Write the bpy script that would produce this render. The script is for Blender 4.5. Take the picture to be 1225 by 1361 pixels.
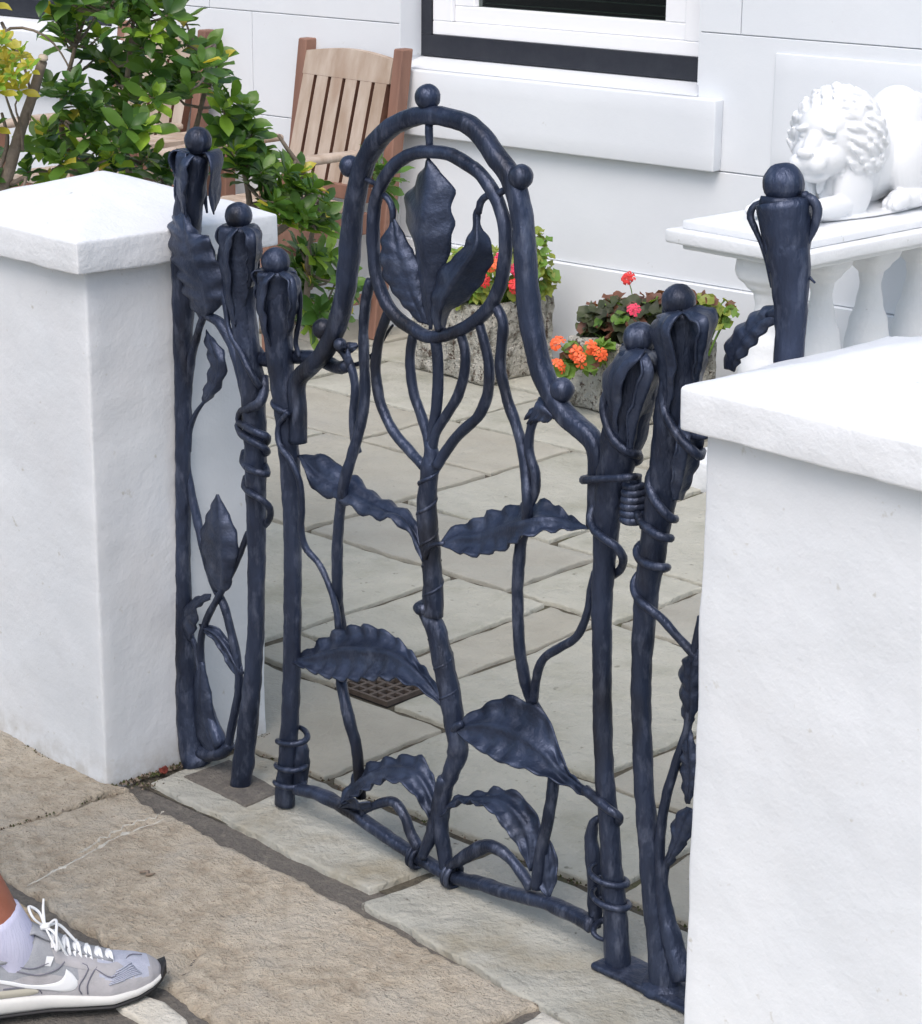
import bpy, bmesh, math, random
from mathutils import Vector, Matrix, noise
from math import sin, cos, pi, radians, hypot, atan2, sqrt
for o in list(bpy.data.objects): bpy.data.objects.remove(o)
SC = bpy.context.scene
COL = SC.collection
# ------------------------------------------------------------------ camera, light
CAM_LOC=(2.74573,-2.21287,1.60000)
CAM_ROT=((0.688271,0.725413,0.007675),(-0.218000,0.196724,0.955916),(-0.691925,0.659602,-0.293540))
CAM_F=3025

cam_d = bpy.data.cameras.new('camera'); cam = bpy.data.objects.new('camera', cam_d); COL.objects.link(cam)
r_, u_, f_ = [Vector(a) for a in CAM_ROT]
cam.matrix_world = Matrix(((r_.x, u_.x, -f_.x, CAM_LOC[0]), (r_.y, u_.y, -f_.y, CAM_LOC[1]), (r_.z, u_.z, -f_.z, CAM_LOC[2]), (0, 0, 0, 1)))
cam_d.sensor_fit = 'VERTICAL'; cam_d.sensor_height = 36; cam_d.lens = CAM_F / 1361 * 36
cam_d.clip_start = .05; cam_d.clip_end = 2000
SC.camera = cam
SUN_EL = radians(54); SUN_D = Vector((.42, -.72, 0)).normalized()
wd = bpy.data.worlds.new('World'); SC.world = wd; wd.use_nodes = True
nt = wd.node_tree; nt.nodes.clear()
sky = nt.nodes.new('ShaderNodeTexSky'); sky.sky_type = 'NISHITA'; sky.sun_disc = False
sky.sun_elevation = SUN_EL; sky.sun_rotation = atan2(SUN_D.x, SUN_D.y); sky.air_density = 1.0; sky.dust_density = 3.5; sky.ozone_density = 1.0
hs = nt.nodes.new('ShaderNodeHueSaturation'); hs.inputs['Saturation'].default_value = 1.0; hs.inputs['Hue'].default_value = .488
bg = nt.nodes.new('ShaderNodeBackground'); bg.inputs[1].default_value = .15
ow = nt.nodes.new('ShaderNodeOutputWorld')
nt.links.new(sky.outputs[0], hs.inputs['Color']); nt.links.new(hs.outputs[0], bg.inputs[0]); nt.links.new(bg.outputs[0], ow.inputs[0])
sd = bpy.data.lights.new('sun', 'SUN'); sd.energy = .95; sd.angle = radians(38); sd.color = (1, .985, .965)
sun = bpy.data.objects.new('sun', sd); COL.objects.link(sun)
sv = Vector((SUN_D.x * cos(SUN_EL), SUN_D.y * cos(SUN_EL), sin(SUN_EL)))
sun.rotation_euler = sv.to_track_quat('Z', 'Y').to_euler()
SC.view_settings.view_transform = 'Standard'; SC.view_settings.look = 'None'
SC.view_settings.exposure = 0.47; SC.view_settings.gamma = 1; SC.view_settings.use_curve_mapping = False
SC.render.engine = 'CYCLES'

# ------------------------------------------------------------------ materials
def mat(name, c1, c2=None, scale=20, rough=.6, metal=0, bump=0, bscale=60, c3=None, c3scale=6, c3lo=.55, c3hi=.7, spec=None,
        bump2=0, b2scale=8, detail=6, stretch=None, sss=0, rlo=None, dirt=False, c4=None, c4scale=90, c4lo=.62, c4hi=.68):
    m = bpy.data.materials.new(name); m.use_nodes = True
    n = m.node_tree.nodes; L = m.node_tree.links; b = n['Principled BSDF']
    geo = n.new('ShaderNodeNewGeometry'); src = geo.outputs['Position']
    if stretch:
        mp = n.new('ShaderNodeMapping'); mp.inputs['Scale'].default_value = stretch; L.new(src, mp.inputs[0]); src = mp.outputs[0]
    def nz(sc, det=detail, ro=.6):
        t = n.new('ShaderNodeTexNoise'); t.inputs['Scale'].default_value = sc; t.inputs['Detail'].default_value = det; t.inputs['Roughness'].default_value = ro
        L.new(src, t.inputs['Vector']); return t.outputs['Fac']
    def ramp(f, lo, hi):
        r = n.new('ShaderNodeMapRange'); r.inputs[1].default_value = lo; r.inputs[2].default_value = hi; L.new(f, r.inputs[0]); return r.outputs[0]
    def mix(f, a, bb):
        x = n.new('ShaderNodeMix'); x.data_type = 'RGBA'
        L.new(f, x.inputs[0])
        for s, i in ((a, 6), (bb, 7)):
            if isinstance(s, tuple): x.inputs[i].default_value = (*s, 1)
            else: L.new(s, x.inputs[i])
        return x.outputs[2]
    col = c1
    if c2: col = mix(ramp(nz(scale), .32, .68), c1, c2)
    if c3: col = mix(ramp(nz(c3scale), c3lo, c3hi), col, c3)
    if c4: col = mix(ramp(nz(c4scale, 3), c4lo, c4hi), col, c4)
    if dirt:   # mud splashed on the foot of the wall, broken up by its own pattern
        sp = n.new('ShaderNodeSeparateXYZ'); L.new(geo.outputs['Position'], sp.inputs[0])
        f1 = n.new('ShaderNodeMapRange'); f1.inputs[1].default_value = .06; f1.inputs[2].default_value = 0; L.new(sp.outputs[2], f1.inputs[0])
        f2 = n.new('ShaderNodeMath'); f2.operation = 'MULTIPLY'; L.new(f1.outputs[0], f2.inputs[0]); L.new(ramp(nz(30, 8), .40, .62), f2.inputs[1])
        f3 = n.new('ShaderNodeMath'); f3.operation = 'MULTIPLY'; f3.inputs[1].default_value = .5; L.new(f2.outputs[0], f3.inputs[0])
        col = mix(f3.outputs[0], col, (.36, .33, .27))
    if isinstance(col, tuple): b.inputs['Base Color'].default_value = (*col, 1)
    else: L.new(col, b.inputs['Base Color'])
    b.inputs['Roughness'].default_value = rough; b.inputs['Metallic'].default_value = metal
    if rlo is not None:
        r = n.new('ShaderNodeMapRange'); r.inputs[1].default_value = .35; r.inputs[2].default_value = .65; r.inputs[3].default_value = rlo; r.inputs[4].default_value = rough
        L.new(nz(scale * 1.7), r.inputs[0]); L.new(r.outputs[0], b.inputs['Roughness'])
    if spec is not None: b.inputs['Specular IOR Level'].default_value = spec
    if sss: b.inputs['Subsurface Weight'].default_value = sss; b.inputs['Subsurface Scale'].default_value = .01
    prev = None
    for st, sc in ((bump, bscale), (bump2, b2scale)):
        if st:
            bp = n.new('ShaderNodeBump'); bp.inputs['Strength'].default_value = 1; bp.inputs['Distance'].default_value = st
            L.new(nz(sc, 5), bp.inputs['Height'])
            if prev: L.new(prev, bp.inputs['Normal'])
            prev = bp.outputs[0]
    if prev: L.new(prev, b.inputs['Normal'])
    return m
M = {}
M['iron'] = mat('blue_black_iron', (.013, .019, .038), (.042, .058, .106), 15, rough=.50, metal=.5, bump=.0022, bscale=80, bump2=.0045, b2scale=42, c3=(.105, .125, .185), c3scale=55, c3lo=.52, c3hi=.74, stretch=(1, 1, .35), rlo=.32, c4=(.016, .018, .026), c4scale=9, c4lo=.55, c4hi=.68)
M['iron_leaf'] = mat('blue_black_iron_sheet', (.014, .021, .042), (.048, .065, .115), 14, rough=.47, metal=.5, bump=.0014, bscale=120, bump2=.002, b2scale=34, c3=(.095, .115, .17), c3scale=26, c3lo=.55, c3hi=.8, rlo=.36)
M['paint'] = mat('white_masonry_paint', (.69, .72, .75), (.75, .775, .80), 3, rough=.55, bump=.0004, bscale=170, bump2=.0045, b2scale=9, c3=(.70, .715, .735), c3scale=4, c3lo=.5, c3hi=.8, c4=(.56, .56, .53), c4scale=38, c4lo=.68, c4hi=.76, dirt=True)
M['cap'] = mat('white_cap_paint', (.72, .745, .77), (.77, .79, .81), 4, rough=.55, bump=.0008, bscale=140, bump2=.004, b2scale=15, c4=(.45, .46, .43), c4scale=30, c4lo=.70, c4hi=.78)
M['wall'] = mat('white_wall_paint', (.69, .72, .755), (.74, .77, .80), 1.5, rough=.6, bump=.0003, bscale=160, bump2=.002, b2scale=6, c3=(.68, .70, .73), c3scale=2, c3lo=.5, c3hi=.8, c4=(.55, .56, .55), c4scale=26, c4lo=.72, c4hi=.8)
M['backing'] = mat('wall_joint_paint', (.66, .685, .715), rough=.8)
M['statue'] = mat('white_statue_paint', (.71, .73, .75), (.76, .78, .80), 6, rough=.42, bump=.0003, bscale=90, bump2=.0015, b2scale=26)
M['upvc'] = mat('white_window_plastic', (.82, .83, .85), rough=.3)
M['band'] = mat('dark_window_band_paint', (.013, .015, .024), (.02, .023, .032), 30, rough=.45, bump=.001, bscale=120)
M['slat'] = mat('dark_blind_slat', (.10, .105, .095), rough=.6)
M['patio'] = mat('grey_beige_slab', (.33, .315, .26), (.41, .395, .335), 5, rough=.85, bump=.003, bscale=90, bump2=.012, b2scale=11, c3=(.33, .325, .29), c3scale=2.2, c3lo=.5, c3hi=.75, c4=(.22, .215, .19), c4scale=60, c4lo=.70, c4hi=.76)
M['patio2'] = mat('cool_grey_slab', (.305, .295, .25), (.38, .37, .32), 6, rough=.85, bump=.003, bscale=90, bump2=.012, b2scale=11, c3=(.30, .30, .265), c3scale=3, c3lo=.52, c3hi=.75, c4=(.22, .215, .19), c4scale=50, c4lo=.70, c4hi=.76)
M['patio3'] = mat('pale_lichened_slab', (.375, .37, .315), (.44, .435, .375), 7, rough=.85, bump=.004, bscale=80, bump2=.014, b2scale=12, c3=(.30, .30, .24), c3scale=5, c3lo=.5, c3hi=.7, c4=(.20, .20, .16), c4scale=34, c4lo=.66, c4hi=.74)
M['thresh'] = mat('threshold_stone', (.335, .335, .295), (.415, .41, .365), 9, rough=.8, bump=.005, bscale=60, bump2=.016, b2scale=16, c3=(.29, .265, .20), c3scale=5, c3lo=.5, c3hi=.72, c4=(.15, .14, .12), c4scale=55, c4lo=.66, c4hi=.74)
M['rough'] = mat('rough_warm_paving_stone', (.35, .29, .215), (.54, .475, .375), 30, rough=.9, bump=.007, bscale=190, bump2=.012, b2scale=30, c3=(.50, .45, .37), c3scale=4, c3lo=.48, c3hi=.60, c4=(.20, .16, .125), c4scale=150, c4lo=.62, c4hi=.72, detail=5)
M['ochre'] = mat('ochre_paving_stone', (.40, .29, .17), (.52, .43, .31), 18, rough=.9, bump=.012, bscale=70, bump2=.025, b2scale=16, c3=(.24, .18, .12), c3scale=9, c3lo=.5, c3hi=.7, detail=9)
M['pale'] = mat('pale_paving_stone', (.50, .475, .41), (.58, .56, .50), 14, rough=.88, bump=.006, bscale=70, bump2=.015, b2scale=14)
M['tar'] = mat('grey_gritty_mortar', (.105, .098, .09), (.17, .155, .135), 120, rough=.95, bump=.006, bscale=180, c3=(.22, .20, .17), c3scale=40, c3lo=.55, c3hi=.7)
M['mortar'] = mat('brown_joint_mortar', (.075, .068, .05), (.135, .12, .09), 60, rough=.95, bump=.006, bscale=140, c3=(.075, .085, .03), c3scale=7, c3lo=.55, c3hi=.68, c4=(.07, .06, .045), c4scale=60, c4lo=.5, c4hi=.66)
M['teak'] = mat('red_brown_teak', (.17, .085, .06), (.28, .15, .105), 10, rough=.6, stretch=(1, 1, .15), bump=.0015, bscale=70)
M['teak_dark'] = mat('dark_brown_teak', (.09, .04, .025), (.14, .065, .04), 14, rough=.7)
M['teak_pale'] = mat('weathered_pale_teak', (.33, .245, .18), (.50, .42, .35), 12, rough=.75, stretch=(1, 1, .2), bump=.0012, bscale=90, c3=(.30, .20, .14), c3scale=8, c3lo=.54, c3hi=.8)
M['trough'] = mat('pitted_stone_trough', (.38, .37, .32), (.52, .505, .45), 28, rough=.95, bump=.02, bscale=50, bump2=.03, b2scale=24, c3=(.19, .18, .15), c3scale=24, c3lo=.52, c3hi=.62, c4=(.09, .065, .05), c4scale=60, c4lo=.56, c4hi=.64)
M['soil'] = mat('dark_soil', (.045, .03, .02), (.08, .06, .04), 60, rough=1, bump=.01, bscale=80)
M['moss'] = mat('dark_moss', (.035, .045, .012), (.07, .08, .025), 60, rough=1)
M['bark'] = mat('grey_brown_bark', (.16, .12, .09), (.28, .23, .18), 30, rough=.9, bump=.004, bscale=80)
M['cut'] = mat('cut_branch_end', (.50, .42, .32), rough=.9)
def leafmat(name, a, b, rough=.38): 
    m = mat(name, a, b, 9, rough=rough, c3=tuple(x * 1.5 for x in b), c3scale=16, c3lo=.58, c3hi=.8)
    p = m.node_tree.nodes['Principled BSDF']
    tr = m.node_tree.nodes.new('ShaderNodeBsdfTranslucent'); tr.inputs[0].default_value = (b[0] * 2.2, b[1] * 2.0, b[2] * .9, 1)
    mx = m.node_tree.nodes.new('ShaderNodeMixShader'); mx.inputs[0].default_value = .22
    out = m.node_tree.nodes['Material Output']
    m.node_tree.links.new(p.outputs[0], mx.inputs[1]); m.node_tree.links.new(tr.outputs[0], mx.inputs[2]); m.node_tree.links.new(mx.outputs[0], out.inputs[0])
    return m
M['lf_dark'] = leafmat('dark_green_leaf', (.030, .078, .016), (.060, .14, .028))
M['lf_mid'] = leafmat('mid_green_leaf', (.062, .145, .022), (.115, .22, .036))
M['lf_lite'] = leafmat('fresh_green_leaf', (.18, .33, .035), (.28, .43, .055))
M['lf_yell'] = leafmat('yellow_leaf', (.34, .33, .04), (.55, .46, .06))
M['gr_green'] = leafmat('geranium_green_leaf', (.09, .19, .03), (.17, .29, .05), .5)
M['gr_lime'] = leafmat('geranium_lime_leaf', (.16, .22, .035), (.28, .32, .06), .5)
M['gr_dark'] = leafmat('geranium_dark_leaf', (.03, .035, .02), (.065, .085, .035), .55)
M['gr_red'] = leafmat('geranium_reddish_leaf', (.10, .045, .03), (.20, .09, .06), .55)
M['fl_red'] = mat('scarlet_petal', (.68, .03, .035), (.78, .06, .05), 60, rough=.5)
M['fl_pink'] = mat('crimson_pink_petal', (.70, .03, .10), (.80, .07, .14), 60, rough=.5)
M['fl_orange'] = mat('orange_petal', (.80, .10, .025), (.88, .17, .045), 60, rough=.5)
M['dead'] = mat('dry_red_leaf', (.12, .02, .015), (.18, .035, .02), 60, rough=.7)
M['skin'] = mat('tanned_skin', (.30, .105, .062), (.36, .135, .085), 25, rough=.5, sss=.15, bump=.0006, bscale=200)
M['sock'] = mat('lilac_white_sock', (.50, .51, .68), (.58, .59, .74), 40, rough=.9, bump=.0015, bscale=260, stretch=(1, 1, .1))
M['shoe'] = mat('lilac_grey_suede', (.36, .355, .37), (.43, .42, .44), 60, rough=.85, bump=.0008, bscale=500)
M['shoe_mesh'] = mat('lilac_blue_mesh', (.40, .425, .52), (.47, .495, .59), 80, rough=.8, bump=.0012, bscale=700)
M['shoe_grey'] = mat('grey_shoe_fabric', (.27, .285, .315), (.33, .345, .375), 80, rough=.8, bump=.001, bscale=600)
M['shoe_dk'] = mat('grey_stitching', (.16, .16, .20), rough=.8)
M['shoe_white'] = mat('white_shoe_leather', (.74, .76, .78), rough=.45)
M['sole'] = mat('off_white_midsole', (.62, .62, .60), (.68, .68, .66), 40, rough=.6)
M['black'] = mat('black_rubber', (.012, .012, .014), rough=.6)
M['beige'] = mat('beige_heel_patch', (.45, .43, .36), rough=.7)
M['shirt'] = mat('white_cotton_shirt', (.70, .71, .72), (.76, .76, .77), 12, rough=.9)
M['shorts'] = mat('navy_cotton_shorts', (.03, .04, .08), (.045, .055, .10), 12, rough=.9)
M['hair'] = mat('dark_brown_hair', (.03, .018, .01), (.05, .03, .02), 40, rough=.6)
M['eye'] = mat('eye_white', (.7, .7, .7), rough=.3)
M['grate'] = mat('rusty_drain_iron', (.075, .058, .048), (.12, .095, .078), 60, rough=.8, bump=.002, bscale=120)
M['dark'] = mat('unlit_depth_black', (.01, .009, .008), rough=1)  # near-black that paints in the shade under the grate and behind the windows
M['asphalt'] = mat('road_asphalt', (.045, .045, .047), (.07, .07, .07), 60, rough=.95, bump=.004, bscale=150)
gm = bpy.data.materials.new('window_glass'); gm.use_nodes = True
gn = gm.node_tree; gn.nodes.clear(); go = gn.nodes.new('ShaderNodeOutputMaterial'); gx = gn.nodes.new('ShaderNodeMixShader')
gt = gn.nodes.new('ShaderNodeBsdfTransparent'); gt.inputs[0].default_value = (.70, .80, .74, 1); gg_ = gn.nodes.new('ShaderNodeBsdfGlossy'); gg_.inputs['Roughness'].default_value = .02
fr_ = gn.nodes.new('ShaderNodeFresnel'); fr_.inputs[0].default_value = 1.45
gn.links.new(fr_.outputs[0], gx.inputs[0]); gn.links.new(gt.outputs[0], gx.inputs[1]); gn.links.new(gg_.outputs[0], gx.inputs[2]); gn.links.new(gx.outputs[0], go.inputs[0])
M['glass'] = gm

# ------------------------------------------------------------------ object helpers
WL = {}
def new_obj(name, V, Fc, m, parent=None, smooth=True, origin=None, mats=None, midx=None):
    me = bpy.data.meshes.new(name)
    off = Vector(WL[parent.name]) if parent else Vector(origin or (0, 0, 0))
    me.from_pydata([tuple(Vector(v) - off) for v in V], [], Fc)
    if mats:
        for q in mats: me.materials.append(M[q])
        if midx:
            for p, i in zip(me.polygons, midx): p.material_index = i
    else: me.materials.append(M[m])
    if smooth: me.polygons.foreach_set('use_smooth', [True] * len(me.polygons))
    me.update()
    o = bpy.data.objects.new(name, me); COL.objects.link(o)
    if parent: o.parent = parent; WL[o.name] = WL[parent.name]
    else: o.location = off; WL[o.name] = tuple(off)
    return o
def thing(name, label, cat, loc=(0, 0, 0), group=None):
    o = bpy.data.objects.new(name, None); COL.objects.link(o); o.location = loc; WL[o.name] = tuple(loc); o.empty_display_size = .1
    o['label'] = label; o['category'] = cat
    if group: o['group'] = group
    return o
def tag(o, label, cat, group=None):
    o['label'] = label; o['category'] = cat
    if group: o['group'] = group
    return o
def struct(o): o['kind'] = 'structure'; return o
def stuff(o): o['kind'] = 'stuff'; return o
def crom(P, n):
    P = [Vector(p) for p in P]
    if len(P) == 2: return [P[0].lerp(P[1], i / (n - 1)) for i in range(n)]
    L = [0]
    for a, b in zip(P, P[1:]): L.append(L[-1] + max((b - a).length, 1e-6))
    out = []
    for i in range(n):
        s = L[-1] * i / (n - 1); k = 0
        while k < len(P) - 2 and L[k + 1] < s: k += 1
        t = (s - L[k]) / (L[k + 1] - L[k])
        p1, p2 = P[k], P[k + 1]; d = L[k + 1] - L[k]
        m1 = (P[k + 1] - P[k - 1]) / (L[k + 1] - L[k - 1]) * d if k > 0 else (p2 - p1)
        m2 = (P[k + 2] - P[k]) / (L[k + 2] - L[k]) * d if k < len(P) - 2 else (p2 - p1)
        t2, t3 = t * t, t * t * t
        out.append(p1 * (2 * t3 - 3 * t2 + 1) + m1 * (t3 - 2 * t2 + t) + p2 * (-2 * t3 + 3 * t2) + m2 * (t3 - t2))
    return out
def plen(P): return sum((Vector(b) - Vector(a)).length for a, b in zip(P, P[1:]))
def lerpl(R, t):
    if not isinstance(R, (list, tuple)): return R
    x = t * (len(R) - 1); i = min(int(x), len(R) - 2); return R[i] + (R[i + 1] - R[i]) * (x - i)
def tube_geo(P, R, seg=10, step=.008, sq=2.0, flat=1.0, wob=.05, twist=0, seed=0, closed=False, ref=None, cap=True):
    """swept bar; sq>2 squares the section, flat scales it across ref"""
    n = max(3, int(plen(P) / step) + 1)
    C = crom(P, n) if not closed else crom(list(P) + [P[0]], n)
    if closed: C = C[:-1]; n -= 1
    V, Fc = [], []
    N = None
    for i, c in enumerate(C):
        a = C[(i - 1) % n] if (closed or i > 0) else c; b = C[(i + 1) % n] if (closed or i < n - 1) else c
        T = (b - a).normalized()
        if ref is not None: N = (Vector(ref) - T * T.dot(Vector(ref))).normalized()
        elif N is None:
            N = T.orthogonal().normalized()
        else: N = (N - T * T.dot(N)).normalized()
        B = T.cross(N)
        r = lerpl(R, i / (n - 1))
        for k in range(seg):
            a_ = 2 * pi * k / seg + twist * i
            ca, sa = cos(a_), sin(a_)
            rr = r / ((abs(ca) ** sq + abs(sa) ** sq) ** (1 / sq))
            p = c + N * (ca * rr) + B * (sa * rr * flat)
            if wob: rr2 = 1 + wob * noise.noise(p * 45 + Vector((seed, 0, 0))) * 2 + wob * .8 * noise.noise(p * 110); p = c + (p - c) * rr2
            V.append(p)
    m = n if closed else n - 1
    for i in range(m):
        for k in range(seg):
            a, b = i * seg + k, i * seg + (k + 1) % seg; j = ((i + 1) % n) * seg
            Fc.append((a, b, j + (k + 1) % seg, j + k))
    if not closed and cap:
        for base, T, rev in ((0, (C[0] - C[1]).normalized(), True), ((n - 1) * seg, (C[-1] - C[-2]).normalized(), False)):
            ct = C[0] if rev else C[-1]; rr = lerpl(R, 0 if rev else 1)
            V.append(ct + T * rr * .3); e = len(V) - 1
            for k in range(seg):
                f = (base + k, base + (k + 1) % seg, e); Fc.append(f[::-1] if rev else f)
    return V, Fc
def tube(name, P, R, m='iron', parent=None, **k):
    kk = {a: k.pop(a) for a in ('origin',) if a in k}
    V, Fc = tube_geo(P, R, **k); return new_obj(name, V, Fc, m, parent, **kk)
def join_geo(*gs):
    V, Fc = [], []
    for v, f in gs:
        o = len(V); V += list(v); Fc += [tuple(i + o for i in q) for q in f]
    return V, Fc
def sphere_geo(c, r, seg=24, rings=14, sx=1, sy=1, sz=1, wob=.0, rot=None):
    V, Fc = [], []
    c = Vector(c)
    for i in range(rings + 1):
        th = pi * i / rings
        for k in range(seg):
            ph = 2 * pi * k / seg
            d = Vector((sin(th) * cos(ph), sin(th) * sin(ph), cos(th)))
            rr = r * (1 + wob * noise.noise(d * 2.2 + c * 9))
            p = Vector((d.x * rr * sx, d.y * rr * sy, d.z * rr * sz))
            if rot: p = rot @ p
            V.append(c + p)
    for i in range(rings):
        for k in range(seg):
            Fc.append((i * seg + k, (i + 1) * seg + k, (i + 1) * seg + (k + 1) % seg, i * seg + (k + 1) % seg))
    return V, Fc
def ball(c, r, parent, name='ball', m='iron', **k):
    V, Fc = sphere_geo(c, r, wob=.05, **k); o = new_obj(name, V, Fc, m, parent); return o
def box_geo(x0, x1, y0, y1, z0, z1, bev=0):
    if bev <= 0:
        V = [(x, y, z) for x in (x0, x1) for y in (y0, y1) for z in (z0, z1)]
        Fc = [(0, 1, 3, 2), (4, 6, 7, 5), (0, 4, 5, 1), (2, 3, 7, 6), (0, 2, 6, 4), (1, 5, 7, 3)]
        return V, Fc
    bm = bmesh.new(); bmesh.ops.create_cube(bm, size=1)
    for v in bm.verts: v.co = Vector((x0 + (v.co.x + .5) * (x1 - x0), y0 + (v.co.y + .5) * (y1 - y0), z0 + (v.co.z + .5) * (z1 - z0)))
    bmesh.ops.bevel(bm, geom=list(bm.edges), offset=bev, segments=1, affect='EDGES', profile=.5)
    V = [tuple(v.co) for v in bm.verts]; Fc = [tuple(v.index for v in f.verts) for f in bm.faces]; bm.free(); return V, Fc
def box(name, a, m, parent=None, bev=.002, xf=None, origin=None, smooth=False):
    V, Fc = box_geo(*a, bev)
    if xf: V = [xf(*v) for v in V]
    return new_obj(name, V, Fc, m, parent, smooth=smooth, origin=origin)
def rough_box_geo(x0, x1, y0, y1, z0, z1, res=.03, r=.008, amp=.0015, fr=9, topf=None):
    def ticks(a, b):
        n = max(1, int((b - a - 2 * r) / res)); t = [a, a + r * .35]
        t += [a + r + (b - a - 2 * r) * i / n for i in range(n + 1)] + [b - r * .35, b]; return t
    X, Y, Z = ticks(x0, x1), ticks(y0, y1), ticks(z0, z1)
    idx = {}; V = []; Fc = []
    def vid(i, j, k):
        key = (i, j, k)
        if key not in idx:
            p = Vector((X[i], Y[j], Z[k]))
            q = Vector((min(max(p.x, x0 + r), x1 - r), min(max(p.y, y0 + r), y1 - r), min(max(p.z, z0 + r), z1 - r)))
            d = p - q
            nrm = d.normalized() if d.length > 1e-9 else Vector((0, 0, 1))
            p = q + nrm * r
            am = amp * (noise.noise(p * fr) + .6 * noise.noise(p * fr * 3.1)) 
            p = p + nrm * am
            if topf: p = Vector(topf(p))
            idx[key] = len(V); V.append(p)
        return idx[key]
    nx, ny, nz = len(X) - 1, len(Y) - 1, len(Z) - 1
    for i in range(nx):
        for j in range(ny):
            Fc.append((vid(i, j, 0), vid(i, j + 1, 0), vid(i + 1, j + 1, 0), vid(i + 1, j, 0)))
            Fc.append((vid(i, j, nz), vid(i + 1, j, nz), vid(i + 1, j + 1, nz), vid(i, j + 1, nz)))
    for i in range(nx):
        for k in range(nz):
            Fc.append((vid(i, 0, k), vid(i + 1, 0, k), vid(i + 1, 0, k + 1), vid(i, 0, k + 1)))
            Fc.append((vid(i, ny, k), vid(i, ny, k + 1), vid(i + 1, ny, k + 1), vid(i + 1, ny, k)))
    for j in range(ny):
        for k in range(nz):
            Fc.append((vid(0, j, k), vid(0, j, k + 1), vid(0, j + 1, k + 1), vid(0, j + 1, k)))
            Fc.append((vid(nx, j, k), vid(nx, j + 1, k), vid(nx, j + 1, k + 1), vid(nx, j, k + 1)))
    return V, Fc
def sheet(name, rows, m, parent, th=.002, origin=None):
    """rows: grid of Vectors -> two-sided plate of thickness th"""
    n, k = len(rows), len(rows[0]); V = []; N = []
    for i in range(n):
        for j in range(k):
            a = rows[min(i + 1, n - 1)][j] - rows[max(i - 1, 0)][j]; b = rows[i][min(j + 1, k - 1)] - rows[i][max(j - 1, 0)]
            c = a.cross(b); N.append(c.normalized() if c.length > 1e-12 else (N[-1] if N else Vector((0, 1, 0))))
    for i in range(n):
        for j in range(k): V.append(rows[i][j] + N[i * k + j] * th * .5)
    for i in range(n):
        for j in range(k): V.append(rows[i][j] - N[i * k + j] * th * .5)
    o = n * k; Fc = []
    for i in range(n - 1):
        for j in range(k - 1):
            a, b, c, d = i * k + j, i * k + j + 1, (i + 1) * k + j + 1, (i + 1) * k + j
            Fc.append((a, d, c, b)); Fc.append((a + o, b + o, c + o, d + o))
    for i in range(n - 1):
        for j in (0, k - 1):
            a, b = i * k + j, (i + 1) * k + j
            f = (a, a + o, b + o, b); Fc.append(f if j == 0 else f[::-1])
    for j in range(k - 1):
        for i in (0, n - 1):
            a, b = i * k + j, i * k + j + 1
            f = (a, b, b + o, a + o); Fc.append(f if i == 0 else f[::-1])
    return new_obj(name, V, Fc, m, parent, origin=origin)
def rail_leaf(name, A, Mi, B, parent, n=44, m=7, ruf=.004, waves=8, camber=.004, th=.0022, mt='iron_leaf', seed=0, fine=0):
    A, Mi, B = crom(A, n), crom(Mi, n), crom(B, n)
    rows = []
    for i in range(n):
        s = i / (n - 1)
        T = (Mi[min(i + 1, n - 1)] - Mi[max(i - 1, 0)]).normalized()
        W = (B[i] - A[i]); nr = T.cross(W)
        nr = nr.normalized() if nr.length > 1e-9 else Vector((0, -1, 0))
        row = []
        for j in range(-m, m + 1):
            t = j / m; E = A if t < 0 else B; u = abs(t)
            p = Mi[i].lerp(E[i], u)
            wv = sin(2 * pi * waves * s + (0 if t < 0 else 1.3) + seed + 1.5 * noise.noise(Vector((s * 5, seed, 0))))
            env = min(1, 6 * s, 6 * (1 - s))
            p = p + nr * (ruf * wv * u ** 1.6 * env + camber * sin(pi * u) * env)
            p = p + nr * (.0007 * sin(2 * pi * (waves * 1.3) * s + 5 * u + seed) * sin(pi * min(1, u * 1.1)) * env - .0016 * math.exp(-(u / .09) ** 2) * env)
            p = p + nr * (.0012 * noise.noise(Vector((s * 14, t * 4, seed + 3))))
            if u > .9: p = p + (E[i] - Mi[i]).normalized() * (ruf * .35 * sin(2 * pi * waves * 1.0 * s + 2 + seed) * env) if (E[i] - Mi[i]).length > 1e-5 else p
            row.append(p)
        rows.append(row)
    return sheet(name, rows, mt, parent, th)
def helix(name, center, r, z0, z1, turns, rod, parent, a0=0, endr=None, step=.006, rise=None):
    """center(z)->(x,y,radius of post)"""
    n = int(max(14, turns * 18)); P = []
    for i in range(n + 1):
        t = i / n; z = z0 + (z1 - z0) * t; x, y, pr = center(z); a = a0 + 2 * pi * turns * t
        rr = pr + r; P.append((x + cos(a) * rr, y + sin(a) * rr, z))
    return tube(name, P, [rod * .7, rod, rod, rod, rod, rod, rod * .7], parent=parent, seg=8, step=step, wob=.08)

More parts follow.
